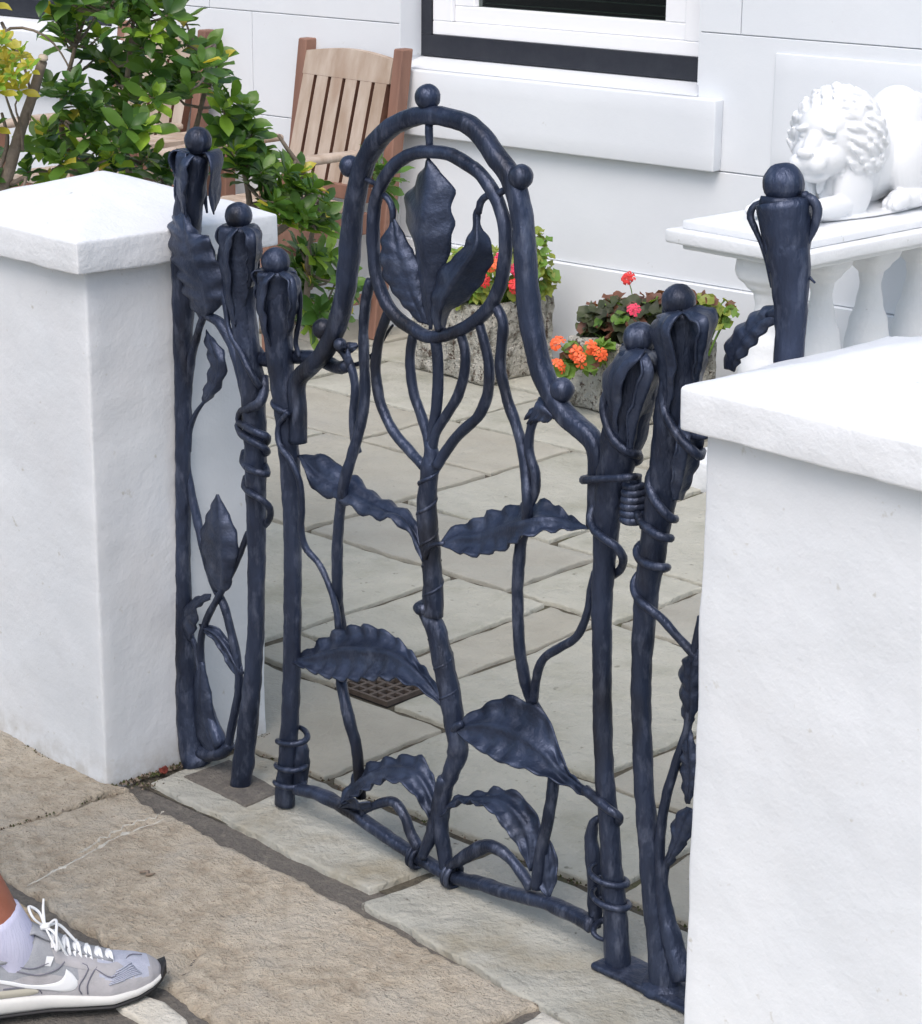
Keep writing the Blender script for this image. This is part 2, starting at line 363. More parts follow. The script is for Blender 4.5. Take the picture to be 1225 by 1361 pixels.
# ================================================================== SETTING: ground
ground = struct(new_obj('ground', [(-400, -400, -.07), (400, -400, -.07), (400, 400, -.07), (-400, 400, -.07)], [(0, 1, 2, 3)], 'asphalt'))
PA = radians(3.73)
def uv(u, v): return (u * cos(PA) - v * sin(PA), u * sin(PA) + v * cos(PA))
base = struct(new_obj('patio_bed', [(*uv(-6, -.1), -.010), (*uv(4, -.1), -.010), (*uv(4, 4.2), -.010), (*uv(-6, 4.2), -.010)], [(0, 1, 2, 3)], 'mortar'))
pbed = struct(new_obj('pavement_bed', [(-6, -3.6, -.012), (6, -3.6, -.012), (6, 0, -.012), (-6, 0, -.012)], [(0, 1, 2, 3)], 'tar'))
def stone(name, c, m, parent, nx=14, ny=10, amp=.002, ewob=.006, th=.022, ztop=0, seed=0, fr=8, edge=.008, feats=()):
    """c: four corners (x,y) anticlockwise; bilinear patch with uneven edges rolled down"""
    c = [Vector((p[0], p[1], 0)) for p in c]; V, Fc = [], []
    def tk(n, L):
        e = edge / L; t = [0, e * .35, e] + [e + (1 - 2 * e) * i / n for i in range(1, n)] + [1 - e, 1 - e * .35, 1]; return t
    U = tk(nx, max((c[1] - c[0]).length, .05)); W = tk(ny, max((c[3] - c[0]).length, .05))
    ctr = (c[0] + c[1] + c[2] + c[3]) / 4
    for j, w in enumerate(W):
        for i, u in enumerate(U):
            p = (c[0] * (1 - u) + c[1] * u) * (1 - w) + (c[3] * (1 - u) + c[2] * u) * w
            d = min(u * (c[1] - c[0]).length, (1 - u) * (c[1] - c[0]).length, w * (c[3] - c[0]).length, (1 - w) * (c[3] - c[0]).length)
            k = max(0, 1 - d / .06)
            q = p * 11 + Vector((seed, seed, 0))
            p = p + (Vector((noise.noise(q), noise.noise(q + Vector((9, 4, 2))), 0)) + .6 * Vector((noise.noise(q * 3.7), noise.noise(q * 3.7 + Vector((5, 5, 5))), 0))) * ewob * k
            z = ztop + amp * (noise.noise(Vector((p.x, p.y, seed)) * fr) * 1.4 + .6 * noise.noise(Vector((p.x, p.y, seed)) * fr * 4) + (.45 * noise.noise(Vector((p.x, p.y, seed)) * fr * 13) + .25 * noise.noise(Vector((p.x * .6, p.y, seed)) * fr * 24) if nx > 30 else 0))
            for (ln, wd_, dp_) in feats:
                dd = min(((Vector((p.x, p.y)) - (Vector(a_) + (Vector(b_) - Vector(a_)) * max(0, min(1, (Vector((p.x, p.y)) - Vector(a_)).dot(Vector(b_) - Vector(a_)) / (Vector(b_) - Vector(a_)).length_squared)))).length for a_, b_ in zip(ln, ln[1:])))
                z -= dp_ * math.exp(-(dd * (1 + .5 * noise.noise(p * 30)) / wd_) ** 2)
            if d < edge: z -= edge * .8 * (1 - sqrt(max(0, 1 - (1 - d / edge) ** 2)))
            V.append((p.x, p.y, z))
    NU = len(U); NW = len(W)
    for j in range(NW - 1):
        for i in range(NU - 1): a = j * NU + i; Fc.append((a, a + 1, a + 1 + NU, a + NU))
    per = [i for i in range(NU)] + [j * NU + NU - 1 for j in range(1, NW)] + [(NW - 1) * NU + i for i in range(NU - 2, -1, -1)] + [j * NU for j in range(NW - 2, 0, -1)]
    b0 = len(V)
    for i in per: V.append((V[i][0], V[i][1], ztop - th))
    for k in range(len(per)):
        k2 = (k + 1) % len(per); Fc.append((per[k], b0 + k, b0 + k2, per[k2]))
    return new_obj(name, V, Fc, m, parent)
rnd = random.Random(4)
# patio slabs (u0,u1,v0,v1)
SL = []
def row(v0, v1, cuts):
    for a, b in zip(cuts, cuts[1:]): SL.append((a, b, v0, v1))
row(.125, .443, [-2.3, -1.75, -1.2, -.60, -.035, .60, 1.15, 1.75, 2.4, 3.1])
SL += [(-.60, -.345, .443, .60), (-.195, .31, .443, 1.09), (-.345, -.195, .565, 1.09), (-.615, -.345, .60, 1.09)]
row(.443, 1.09, [-3.2, -2.55, -1.95, -1.22, -.615]); row(.443, 1.09, [.31, .92, 1.5, 2.2, 3.0])
row(1.09, 1.415, [-1.1, -.473, -.172, .45, 1.05, 1.7, 2.4, 3.1])
row(1.415, 2.06, [-1.1, -.625, -.05, .55, 1.2, 1.9, 2.6, 3.2])
row(1.09, 1.735, [-3.6, -3.0, -2.35, -1.695, -1.1])
row(1.735, 2.065, [-3.8, -3.1, -2.62, -2.15, -1.58, -1.1])
row(2.065, 2.46, [-4.0, -3.3, -2.75, -2.17, -1.53, -.91, -.35, .3, .9, 1.6, 2.3, 3.0])
row(2.46, 3.1, [-4.3, -3.6, -2.95, -2.35, -1.76, -1.1, -.5, .2, .9, 1.6, 2.3, 3.0])
patio = struct(bpy.data.objects.new('patio', None)); COL.objects.link(patio); WL['patio'] = (0, 0, 0)
for i, (a, b, c, d) in enumerate(SL):
    g = .0095
    near = d < 2.2 and a > -2.4 and b < 1.3
    stone('paving_slab', [uv(a + g, c + g), uv(b - g, c + g), uv(b - g, d - g), uv(a + g, d - g)], ('patio', 'patio3', 'patio2')[rnd.randrange(3)], patio,
          nx=22 if near else 6, ny=16 if near else 5, amp=.0012, ewob=.008, ztop=rnd.uniform(-.0018, .0018), seed=i * 3.3, edge=.004, th=.02)
# drain grate set in the slabs
gr = thing('drain_grate', 'small square rusty drain grate sunk among the patio slabs behind the gate', 'drain grate', (*uv(-.27, .505), 0))
gu0, gu1, gv0, gv1 = -.338, -.203, .452, .558
black_pit_sheet = new_obj('black_pit_sheet', [(*uv(gu0 - .004, gv0 - .004), -.0085), (*uv(gu1 + .004, gv0 - .004), -.0085), (*uv(gu1 + .004, gv1 + .004), -.0085), (*uv(gu0 - .004, gv1 + .004), -.0085)], [(0, 1, 2, 3)], 'dark', gr)  # flat black sheet painted in for the shaded depth under the bars
gg = []
for (a, b, c, d) in ((gu0, gu1, gv0, gv0 + .006), (gu0, gu1, gv1 - .006, gv1), (gu0, gu0 + .006, gv0 + .006, gv1 - .006), (gu1 - .006, gu1, gv0 + .006, gv1 - .006)):
    V, Fc = box_geo(a, b, c, d, -.008, 0.0015); gg.append(([(*uv(x, y), z) for x, y, z in V], Fc))
V, Fc = join_geo(*gg); new_obj('grate_frame', V, Fc, 'grate', gr, smooth=False)
for k in range(1, 5):
    x = gu0 + .006 + (gu1 - gu0 - .012) * k / 5; V, Fc = box_geo(x - .0035, x + .0035, gv0 + .006, gv1 - .006, -.0078, -.001); new_obj('bar', [(*uv(p, q), z) for p, q, z in V], Fc, 'grate', gr, smooth=False)
for k in range(1, 4):
    y = gv0 + .006 + (gv1 - gv0 - .012) * k / 4; V, Fc = box_geo(gu0 + .006, gu1 - .006, y - .0035, y + .0035, -.0076, -.0014); new_obj('bar', [(*uv(p, q), z) for p, q, z in V], Fc, 'grate', gr, smooth=False)
# threshold
th = struct(bpy.data.objects.new('threshold', None)); COL.objects.link(th); WL['threshold'] = (0, 0, 0)
stone('threshold_stone', [(-.235, -.105), (.325, -.10), (.345, .13), (-.24, .105)], 'thresh', th, 30, 14, .0018, .008, seed=5, th=.03, edge=.004)
stone('threshold_stone', [(.358, -.135), (1.10, -.175), (1.10, .185), (.365, .132)], 'thresh', th, 34, 16, .002, .008, seed=15, th=.03, edge=.004)
stone('mortar_patch', [(-.215, -.052), (-.045, -.052), (-.045, .035), (-.215, .05)], 'tar', th, 10, 6, .001, .004, seed=25, th=.008, ztop=.0035, edge=.004)
# street pavement: rough stones
pv = struct(bpy.data.objects.new('pavement', None)); COL.objects.link(pv); WL['pavement'] = (0, 0, 0)
def xy(L): return [(a[0], a[1]) for a in L]
FIS1 = xy([(0.3409,-0.4741,0),(0.3244,-0.4455,0),(0.3039,-0.4136,0)]); FIS2 = xy([(0.3131,-0.4977,0),(0.3809,-0.5211,0),(0.4378,-0.5374,0),(0.4763,-0.5443,0)]); FIS3 = xy([(-0.0577,-0.4792,0),(-0.0777,-0.3745,0),(-0.1071,-0.2738,0),(-0.1077,-0.1795,0)])
S2 = stone('paving_stone', [(-.252, -.475), (.775, -.535), (.75, -.158), (-.225, -.16)], 'rough', pv, 210, 84, .0045, .012, seed=1, fr=7, th=.03, edge=.007, ztop=-.001,
      feats=((FIS1, .009, .010), (FIS2, .016, .010), (FIS3, .010, .006)))
stone('paving_stone', [(-.95, -.46), (-.259, -.475), (-.236, -.155), (-.95, -.14)], 'rough', pv, 110, 60, .005, .012, seed=2, fr=7, th=.03, edge=.007)
stone('paving_stone', [(-.50, -.80), (-.03, -.76), (.165, -.530), (-.50, -.49)], 'ochre', pv, 80, 44, .006, .012, seed=3, fr=7, th=.03, edge=.007, ztop=-.002)
stone('paving_stone', [(.345, -.592), (.86, -.64), (.84, -.550), (.295, -.542)], 'pale', pv, 30, 10, .004, .010, seed=4, fr=7, th=.03, edge=.007, ztop=-.004)
stone('paving_stone', [(.80, -.60), (1.5, -.62), (1.45, -.20), (.775, -.168)], 'pale', pv, 30, 22, .003, .010, seed=6, fr=7, th=.03, edge=.007, ztop=.001)
stone('paving_stone', [(-1.7, -.46), (-.965, -.47), (-.965, -.14), (-1.7, -.12)], 'rough', pv, 16, 10, .005, .012, seed=7, fr=7, th=.03, edge=.007)
stone('paving_stone', [(1.47, -.62), (2.3, -.62), (2.3, -.2), (1.465, -.2)], 'rough', pv, 16, 10, .005, .012, seed=8, fr=7, th=.03, edge=.007)
k = 0
for y0 in (-1.25, -1.75, -2.25, -2.75, -3.25):
    x = -3
    while x < 3.5:
        w = rnd.uniform(.6, 1.0)
        if not (y0 > -1.3 and x < -5): stone('paving_stone', [(x, y0), (x + w - .02, y0), (x + w - .02, y0 + .48), (x, y0 + .48)], ('rough', 'pale', 'rough')[rnd.randrange(3)], pv, 8, 6, .004, .01, seed=20 + k, fr=7, th=.03, edge=.007, ztop=-.003)
        x += w; k += 1
# a pale vein crossing the stone, lying on its surface
from mathutils.bvhtree import BVHTree
bv = BVHTree.FromPolygons([v.co for v in S2.data.vertices], [tuple(p.vertices) for p in S2.data.polygons])
def vein(pts, wd0, seed):
    C = crom([Vector((a[0], a[1], 0)) for a in pts], 90); V, Fc = [], []
    for i, c in enumerate(C):
        T = (C[min(i + 1, 89)] - C[max(i - 1, 0)]).normalized(); Nn = Vector((-T.y, T.x, 0)); t = i / 89
        c = c + Nn * .006 * noise.noise(Vector((t * 14, seed, 0))); w = wd0 * max(.12, (.6 + 1.3 * noise.noise(Vector((t * 22, seed, 5))))) * min(1, 8 * t, 8 * (1 - t))
        for k in (-1, -.4, .4, 1):
            q = c + Nn * w * k * (1 + .5 * noise.noise(c * 160)); h = bv.ray_cast(Vector((q.x, q.y, .2)), Vector((0, 0, -1)))[0]; z = h.z if h else 0
            V.append((q.x, q.y, z + (.0014 if abs(k) < .5 else -.0006)))
    for i in range(89):
        for k in range(3): a = i * 4 + k; Fc.append((a, a + 4, a + 5, a + 1))
    new_obj('vein', V, Fc, 'pale', S2)
vein([(p[0] + .006, p[1] + .004) for p in FIS3], .0075, 1); vein([(p[0] - .012, p[1] + .018) for p in FIS3][1:], .0022, 7)
# dirt and moss gathered at the feet of the pillars and in the joints
dr = random.Random(8); V, Fc, mi = [], [], []
def crumbs(a, b, n, w, sz=.004):
    for i in range(n):
        t = dr.random(); x = a[0] + (b[0] - a[0]) * t + dr.gauss(0, w); y = a[1] + (b[1] - a[1]) * t + dr.gauss(0, w); q = sz * dr.uniform(.4, 1.5); o = len(V); an = dr.uniform(0, 6)
        for k in range(3): V.append((x + cos(an + 2.1 * k) * q, y + sin(an + 2.1 * k) * q, -.003))
        V.append((x, y, -.003 + q * dr.uniform(.7, 1.6))); Fc.extend([(o, o + 1, o + 3), (o + 1, o + 2, o + 3), (o + 2, o, o + 3)]); m_ = dr.randrange(3); mi.extend([m_] * 3)
crumbs((-.266, -.178), (-.262, .0), 240, .0045, .003); crumbs((-.65, -.176), (-.272, -.176), 140, .003, .0025); crumbs((-.262, .0), (-.262, .19), 120, .004, .003); crumbs((-.25, -.14), (-.20, -.06), 70, .008, .0025)
crumbs(uv(-.3, .125), uv(.9, .125), 200, .004, .0025); crumbs((-.252, -.47), (-.240, -.17), 60, .003, .002)
o = stuff(new_obj('joint_debris', V, Fc, None, pv, mats=['soil', 'moss', 'bark'], midx=mi, smooth=False))
# pavement bits
tw = tag(tube('twig', [(.045, -.33, .004), (.055, -.322, .006), (.062, -.328, .005), (.07, -.318, .007)], [.002, .0035, .003, .001], 'bark', seg=6, origin=(.05, -.32, 0), step=.004), 'tiny dark curled twig lying on the rough paving stone', 'twig')

# ================================================================== pillars
def pillar(name, x0, x1, y0, y1, label, c0, c1, d0, d1, apex):
    t = thing(name, label, 'gate pillar', ((x0 + x1) / 2, (y0 + y1) / 2, 0))
    V, Fc = rough_box_geo(x0, x1, y0, y1, -.02, .893, .022, .006, .003, 7)
    new_obj('shaft', V, Fc, 'paint', t)
    cx, cy, hx, hy = (c0 + c1) / 2, (d0 + d1) / 2, (c1 - c0) / 2, (d1 - d0) / 2
    def top(p):
        if p.z > .94:
            d = max(abs(p.x - cx) / hx, abs(p.y - cy) / hy); d = min(1, d)
            return (p.x, p.y, p.z + apex * (1 - d ** 1.12))
        return p
    V, Fc = rough_box_geo(c0, c1, d0, d1, .8935, .9475, .012, .0042, .0026, 11, topf=top)
    new_obj('cap', V, Fc, 'cap', t)
    return t
pillar('pillar', -.655, -.272, -.172, .182, 'white rendered pillar left of the gate with a low pyramid cap', -.685, -.248, -.202, .208, .068)
pillar('pillar', 1.032, 1.42, -.172, .182, 'white rendered pillar at the right edge, hiding the foot of the tallest iron post', 1.014, 1.448, -.202, .208, .065)
wl = thing('garden_wall', 'low white rendered garden wall running off left of the left pillar', 'wall', (-1.6, 0, 0))
V, Fc = rough_box_geo(-2.6, -.66, -.11, .11, -.02, .55, .05, .008, .002, 7); new_obj('wall_face', V, Fc, 'paint', wl)
wl = thing('garden_wall', 'low white rendered garden wall running off right of the right pillar', 'wall', (2.4, 0, 0))
V, Fc = rough_box_geo(1.425, 3.2, -.05, .11, -.02, .5, .05, .008, .002, 7); new_obj('wall_face', V, Fc, 'paint', wl)

# ================================================================== house
HA = radians(6.25)
def hx(u, off, z): return (-1.8 + u * cos(HA) + off * sin(HA), 2.75 + u * sin(HA) - off * cos(HA), z)
def hbox(name, u0, u1, o0, o1, z0, z1, m, parent, bev=.002, smooth=False):
    return box(name, (u0, u1, o0, o1, z0, z1), m, parent, bev=bev, xf=lambda u, o, z: hx(u, o, z), smooth=smooth)
def _flip(o):
    for p in o.data.polygons: p.flip()
    return o
house = thing('house', 'white painted rendered house wall with dark banded windows behind the patio', 'house', hx(0, 0, 0))
W1 = (-.863, .272); W2 = (-3.35, -2.215); ZS, ZT = .84, 2.25
hbox('core_wall', -4.6, W2[0], -.30, -.008, -.05, 3.0, 'backing', house, 0)
hbox('core_wall', W2[1], W1[0], -.30, -.008, -.05, 3.0, 'backing', house, 0)
hbox('core_wall', W1[1], 4.5, -.30, -.008, -.05, 3.0, 'backing', house, 0)
for W in (W1, W2):
    hbox('core_wall', W[0], W[1], -.30, -.008, -.05, ZS, 'backing', house, 0)
    hbox('core_wall', W[0], W[1], -.30, -.008, ZT, 3.0, 'backing', house, 0)
hbox('plinth', -4.6, 4.5, -.008, .014, -.03, .297, 'wall', house, .003)
def blocks(u0, u1, zs, seed):
    r = random.Random(seed)
    for k, (a, b) in enumerate(zip(zs, zs[1:])):
        u = u0; cuts = [u0]; u = u0 + r.uniform(.35, .9)
        while u < u1 - .3: cuts.append(u); u += r.uniform(.75, 1.0)
        cuts.append(u1)
        for c, d in zip(cuts, cuts[1:]):
            hbox('render_block', c + (.0015 if c > u0 else 0), d - (.0015 if d < u1 else 0), -.008, r.uniform(-.0004, .0004), a + .0014, b - .0014, 'wall', house, .0016)
blocks(W2[1], W1[0], [.297, .63, .967, 1.30, 1.63, 1.96, 2.3, 2.65, 3.0], 3)
blocks(-4.6, W2[0], [.297, .63, .967, 1.30, 1.63, 1.96, 2.3, 2.65, 3.0], 4)
# right of the window: vertical joint measured near the window
ZR = [.297, .63, 1.015, 1.38, 1.74, 2.1, 2.45, 3.0]
for k, (a, b) in enumerate(zip(ZR, ZR[1:])):
    cuts = [1.4 if k == 0 else W1[1], 1.9 if k == 0 else 1.2 if k == 1 else .408 if k % 2 == 0 else .80, 2.0 if k < 2 else 1.35 if k % 2 == 0 else 1.8, 2.4, 3.3, 4.5]
    for c, d in zip(cuts, cuts[1:]): hbox('render_block', c + .0015, d - .0015, -.008, 0, a + .0014, b - .0014, 'wall', house, .0016)
for W in (W1, W2):
    hbox('render_block', W[0] + .0015, (1.3985 if W is W1 else W[1] - .0015), -.008, 0, .2992, .628, 'wall', house, .0016)
    for a, b in ((ZT, 2.65), (2.6545, 3.0)): hbox('render_block', W[0] + .0015, W[1] - .0015, -.008, 0, a + .002, b, 'wall', house, .0016)
def panel(u0, u1, z0, z1):
    V, Fc = rough_box_geo(u0, u1, .0002, .007, z0, z1, .05, .0032, .0002, 9)
    _flip(new_obj('raised_panel', [hx(*v) for v in V], Fc, 'wall', house))
panel(.53, 1.9, .655, .975)
for W in (W1, W2):
    # projecting sill block, its top falling forward
    V, Fc = rough_box_geo(W[0] - .005, W[1] + .09, .0005, .042, .632, .834, .04, .005, .0005, 9)
    _flip(new_obj('sill_block', [hx(*v) for v in V], Fc, 'wall', house))
    V = [(W[0], -.12, .864), (W[1], -.12, .864), (W[1], .002, .838), (W[0], .002, .838), (W[0], -.12, .84), (W[1], -.12, .84), (W[1], .002, .8345), (W[0], .002, .8345)]
    _flip(new_obj('sill_slope', [hx(*v) for v in V], [(0, 1, 2, 3), (4, 7, 6, 5), (0, 3, 7, 4), (1, 5, 6, 2), (3, 2, 6, 7), (0, 4, 5, 1)], 'wall', house, smooth=False))
    hbox('reveal', W[0] - .004, W[0] + .003, -.30, -.0005, .866, ZT, 'wall', house, 0); hbox('reveal', W[1] - .003, W[1] + .004, -.30, -.0005, .866, ZT, 'wall', house, 0)
    wn = new_obj('window', *(lambda g: ([hx(*v) for v in g[0]], g[1]))(join_geo(box_geo(W[0] + .004, W[1] - .004, -.125, -.098, .8645, .93), box_geo(W[0] + .004, W[0] + .045, -.125, -.098, .9305, ZT - .04), box_geo(W[1] - .045, W[1] - .004, -.125, -.098, .9305, ZT - .04), box_geo(W[0] + .004, W[1] - .004, -.125, -.098, ZT - .0395, ZT))), 'band', house, smooth=False)
    for nm, i0, i1, o0, o1 in (('frame', .0455, .125, -.15, -.104), ('sash', .1255, .205, -.16, -.118)):
        zb0, zb1 = (.9305, .974) if nm == 'frame' else (.9745, 1.023)
        zt0, zt1 = (ZT - .10, ZT - .04) if nm == 'frame' else (ZT - .16, ZT - .1005)
        g = join_geo(box_geo(W[0] + i0, W[1] - i0, o0, o1, zb0, zb1, .003), box_geo(W[0] + i0, W[0] + i1, o0, o1, zb1 + .0003, zt0 - .0003, .003), box_geo(W[1] - i1, W[1] - i0, o0, o1, zb1 + .0003, zt0 - .0003, .003), box_geo(W[0] + i0, W[1] - i0, o0, o1, zt0, zt1, .003))
        new_obj(nm, [hx(*v) for v in g[0]], g[1], 'upvc', wn, smooth=False)
    g = box_geo(W[0] + .206, W[1] - .206, -.146, -.140, 1.0235, ZT - .161); new_obj('pane', [hx(*v) for v in g[0]], g[1], 'glass', wn, smooth=False)
    g = join_geo(*[box_geo(W[0] + .2, W[1] - .2, -.195, -.178, 1.0 + .030 * k, 1.0025 + .030 * k) for k in range(39)]); new_obj('blind', [hx(*v) for v in g[0]], g[1], 'slat', wn, smooth=False)
    g = box_geo(W[0] + .02, W[1] - .02, -.298, -.29, .87, ZT - .01); new_obj('black_room_sheet', [hx(*v) for v in g[0]], g[1], 'dark', wn, smooth=False)  # black sheet added in place of the unlit room behind the blind
hbox('roof_eaves', -4.8, 4.7, -1.4, .10, 3.0, 3.12, 'wall', house, .01)
V = [hx(-4.8, .14, 3.12), hx(4.7, .14, 3.12), hx(4.7, -3.0, 4.6), hx(-4.8, -3.0, 4.6), hx(-4.8, -3.0, 3.12), hx(4.7, -3.0, 3.12)]
new_obj('roof', V, [(0, 1, 2, 3), (0, 3, 4), (1, 5, 2), (3, 2, 5, 4), (0, 4, 5, 1)], 'tar', house, smooth=False)

# ================================================================== furniture
def chair(x0, x1, y0, y1, label, sh=.41, top=.90):
    """teak armchair facing the street (-y): x0..x1 wide, back posts at y1"""
    t = thing('garden_chair', label, 'garden chair', ((x0 + x1) / 2, (y0 + y1) / 2, 0), 'teak chairs by the house wall')
    lean = .125
    for x in (x0, x1 - .042):   # back posts, leaning back
        V, Fc = box_geo(x, x + .042, 0, .048, 0, top, .004)
        V = [(a, y1 - .05 + b + (lean * max(0, (c - sh) / (top - sh))), c) for a, b, c in V]
        new_obj('back_post', V, Fc, 'teak', t, smooth=False)
    for x in (x0, x1 - .042): box('front_leg', (x, x + .042, y0, y0 + .042, 0, .565), 'teak', t, .004)
    for x in (x0 - .008, x1 - .05):
        g = tube_geo([(x + .029, y0 - .035, .578), (x + .029, y0 + .15, .588), (x + .029, y1 - .1, .590), (x + .029, y1 - .03, .590)], [.03, .033, .03, .026], seg=12, sq=5, flat=.42, wob=.01, ref=(1, 0, 0))
        new_obj('armrest', g[0], g[1], 'teak_pale', t)
    def bk(z): return y1 - .05 + lean * max(0, (z - sh) / (top - sh))
    # top rail, arched
    n = 14; V = []; Fc = []
    for i in range(n + 1):
        u = i / n; x = x0 + .043 + (x1 - x0 - .086) * u; zt = top - .036 + .018 * sin(pi * u); zb = top - .108
        for z in (zb, zt):
            for dy in (.008, .032): V.append((x, bk(z) + dy, z))
    for i in range(n):
        a = i * 4
        Fc += [(a, a + 4, a + 6, a + 2), (a + 1, a + 3, a + 7, a + 5), (a + 2, a + 6, a + 7, a + 3), (a, a + 1, a + 5, a + 4)]
    Fc += [(0, 2, 3, 1), (n * 4, n * 4 + 1, n * 4 + 3, n * 4 + 2)]
    new_obj('top_rail', V, Fc, 'teak_pale', t, smooth=False)
    w = (x1 - x0 - .084)
    for i in range(6):
        cx = x0 + .042 + w * (i + .5) / 6; sw = w / 6 * .39
        V, Fc = box_geo(cx - sw, cx + sw, .006, .034, sh + .065, top - .1085, 0); V = [(a, bk(c) + b, c) for a, b, c in V]
        new_obj('back_slat', V, Fc, None, t, smooth=False, mats=['teak_dark', 'teak_pale'], midx=[0, 0, 1, 1, 0, 0])  # slat sides and ends darker than the front and back faces
    box('lower_rail', (x0 + .043, x1 - .043, y1 - .042, y1 - .014, sh + .02, sh + .066), 'teak', t)
    for i in range(7):
        y = y0 + .01 + (y1 - y0 - .07) * i / 7; box('seat_slat', (x0 + .044, x1 - .044, y, y + (y1 - y0 - .07) / 7 * .85, sh - .002, sh + .018), 'teak_pale', t)
    box('apron', (x0 + .043, x1 - .043, y0 + .01, y0 + .034, sh - .07, sh - .004), 'teak', t)
    for x in (x0 + .008, x1 - .034): box('apron', (x, x + .026, y0 + .043, y1 - .052, sh - .07, sh - .004), 'teak', t); box('stretcher', (x + .003, x + .023, y0 + .043, y1 - .052, .12, .15), 'teak', t)
    return t
chair(-3.06, -2.555, 2.03, 2.50, 'weathered teak armchair with a full slatted back, between the shrub and the gate arch')
chair(-3.95, -3.45, 1.96, 2.42, 'weathered teak armchair half hidden behind the shrub, left of the table')
tb = thing('garden_table', 'small slatted teak table seen through the shrub beside the chairs', 'garden table', (-3.37, 2.26, 0))
tx, ty, tz = -3.285, 2.49, .572
for i in range(3): box('table_slat', (tx - .055 * (i + 1), tx - .055 * i - .006, ty - .46, ty, tz - .022, tz), 'teak_pale', tb, .003)
box('apron', (tx - .026, tx - .004, ty - .40, ty - .05, tz - .085, tz - .0235), 'teak', tb, .002); box('apron', (tx - .16, tx - .138, ty - .40, ty - .05, tz - .085, tz - .0235), 'teak', tb, .002)
for a in (tx - .165, tx - .042):
    for b_ in (ty - .445, ty - .048): box('leg', (a, a + .038, b_, b_ + .044, 0, tz - .0235), 'teak', tb, .003)

# ================================================================== stone troughs and geraniums
def trough(x0, x1, y0, y1, h, label, seed):
    t = thing('stone_trough', label, 'planter', ((x0 + x1) / 2, (y0 + y1) / 2, 0), 'stone troughs along the house wall')
    wt = .035
    parts = []
    for a in ((x0, x1, y0, y0 + wt), (x0, x1, y1 - wt, y1), (x0, x0 + wt, y0 + wt - .004, y1 - wt + .004), (x1 - wt, x1, y0 + wt - .004, y1 - wt + .004)):
        parts.append(rough_box_geo(*a, 0, h, .022, .012, .008, 14))
    V, Fc = join_geo(*parts); new_obj('trough_wall', V, Fc, 'trough', t)
    V, Fc = rough_box_geo(x0 + wt * .8, x1 - wt * .8, y0 + wt * .8, y1 - wt * .8, h - .09, h - .03, .03, .01, .012, 20); new_obj('soil', V, Fc, 'soil', t)
    return t
trough(-2.205, -1.885, 2.29, 2.585, .232, 'grey pitted stone trough of green geraniums behind the gate arch', 1)
trough(-1.585, -1.262, 2.315, 2.60, .20, 'lower stone trough of dark geraniums, right of the other trough', 2)
def ger_leaf_mesh(name, m, seed):
    r = random.Random(seed); n = 13; V = [(0, 0, -.004)]; Fc = []
    for ring, rr in ((1, .55), (2, 1)):
        for i in range(n):
            a = -2.7 + 5.4 * i / (n - 1); q = rr * (1 + (.055 * cos(a * 7) if ring == 2 else 0))
            V.append((cos(a) * q * .019, sin(a) * q * .019, (.0045 if ring == 2 else .0005) + .003 * sin(a * 4 + seed) * (ring == 2)))
    for i in range(n - 1): Fc += [(0, 1 + i, 2 + i), (1 + i, 1 + n + i, 2 + n + i, 2 + i)]
    me = bpy.data.meshes.new(name); me.from_pydata(V, [], Fc); me.materials.append(M[m]); me.polygons.foreach_set('use_smooth', [True] * len(me.polygons)); return me
def place_mesh(name, me, loc, nrm, spin, sc, parent):
    o = bpy.data.objects.new(name, me); COL.objects.link(o); o.parent = parent
    q = Vector(nrm).normalized().to_track_quat('Z', 'Y') @ Matrix.Rotation(spin, 3, 'Z').to_quaternion()
    o.rotation_mode = 'QUATERNION'; o.rotation_quaternion = q; o.scale = (sc,) * 3
    o.location = Vector(loc) - Vector(WL[parent.name]); return o
def floret_geo(c, nrm, r, seed):
    q = Vector(nrm).normalized().to_track_quat('Z', 'Y'); V, Fc = [], []
    rr = random.Random(seed); a0 = rr.uniform(0, 6)
    for k in range(5):
        a = a0 + k * 2 * pi / 5; s = len(V)
        for (ra, w, z) in ((.1, .12, 0), (.7, .42, .12), (1.0, .30, .02)):
            for sg in (-1, 1): V.append(Vector(c) + q @ Vector((cos(a + sg * w) * ra * r, sin(a + sg * w) * ra * r, z * r)))
        Fc += [(s, s + 1, s + 3, s + 2), (s + 2, s + 3, s + 5, s + 4)]
    return V, Fc
def flower_head(parent, c, R, m, n, seed, facing=(.6, -.6, .5), stem=None):
    r = random.Random(seed); gs = []
    for i in range(int(n * .75)):
        d = Vector((r.gauss(0, 1), r.gauss(0, 1), r.gauss(0, .8))).normalized()
        if d.dot(Vector(facing)) < -.2: d = -d
        gs.append(floret_geo(Vector(c) + d * R * r.uniform(.5, 1), d + Vector(facing) * .5, .0145 * r.uniform(.8, 1.2), seed * 50 + i))
    V, Fc = join_geo(*gs); new_obj('flower_head', V, Fc, m, parent)
    if stem: tube('flower_stem', [stem, (Vector(stem) + Vector(c)) / 2 + Vector((.005, 0, .005)), c], .0016, 'gr_green', parent, seg=5, wob=0)
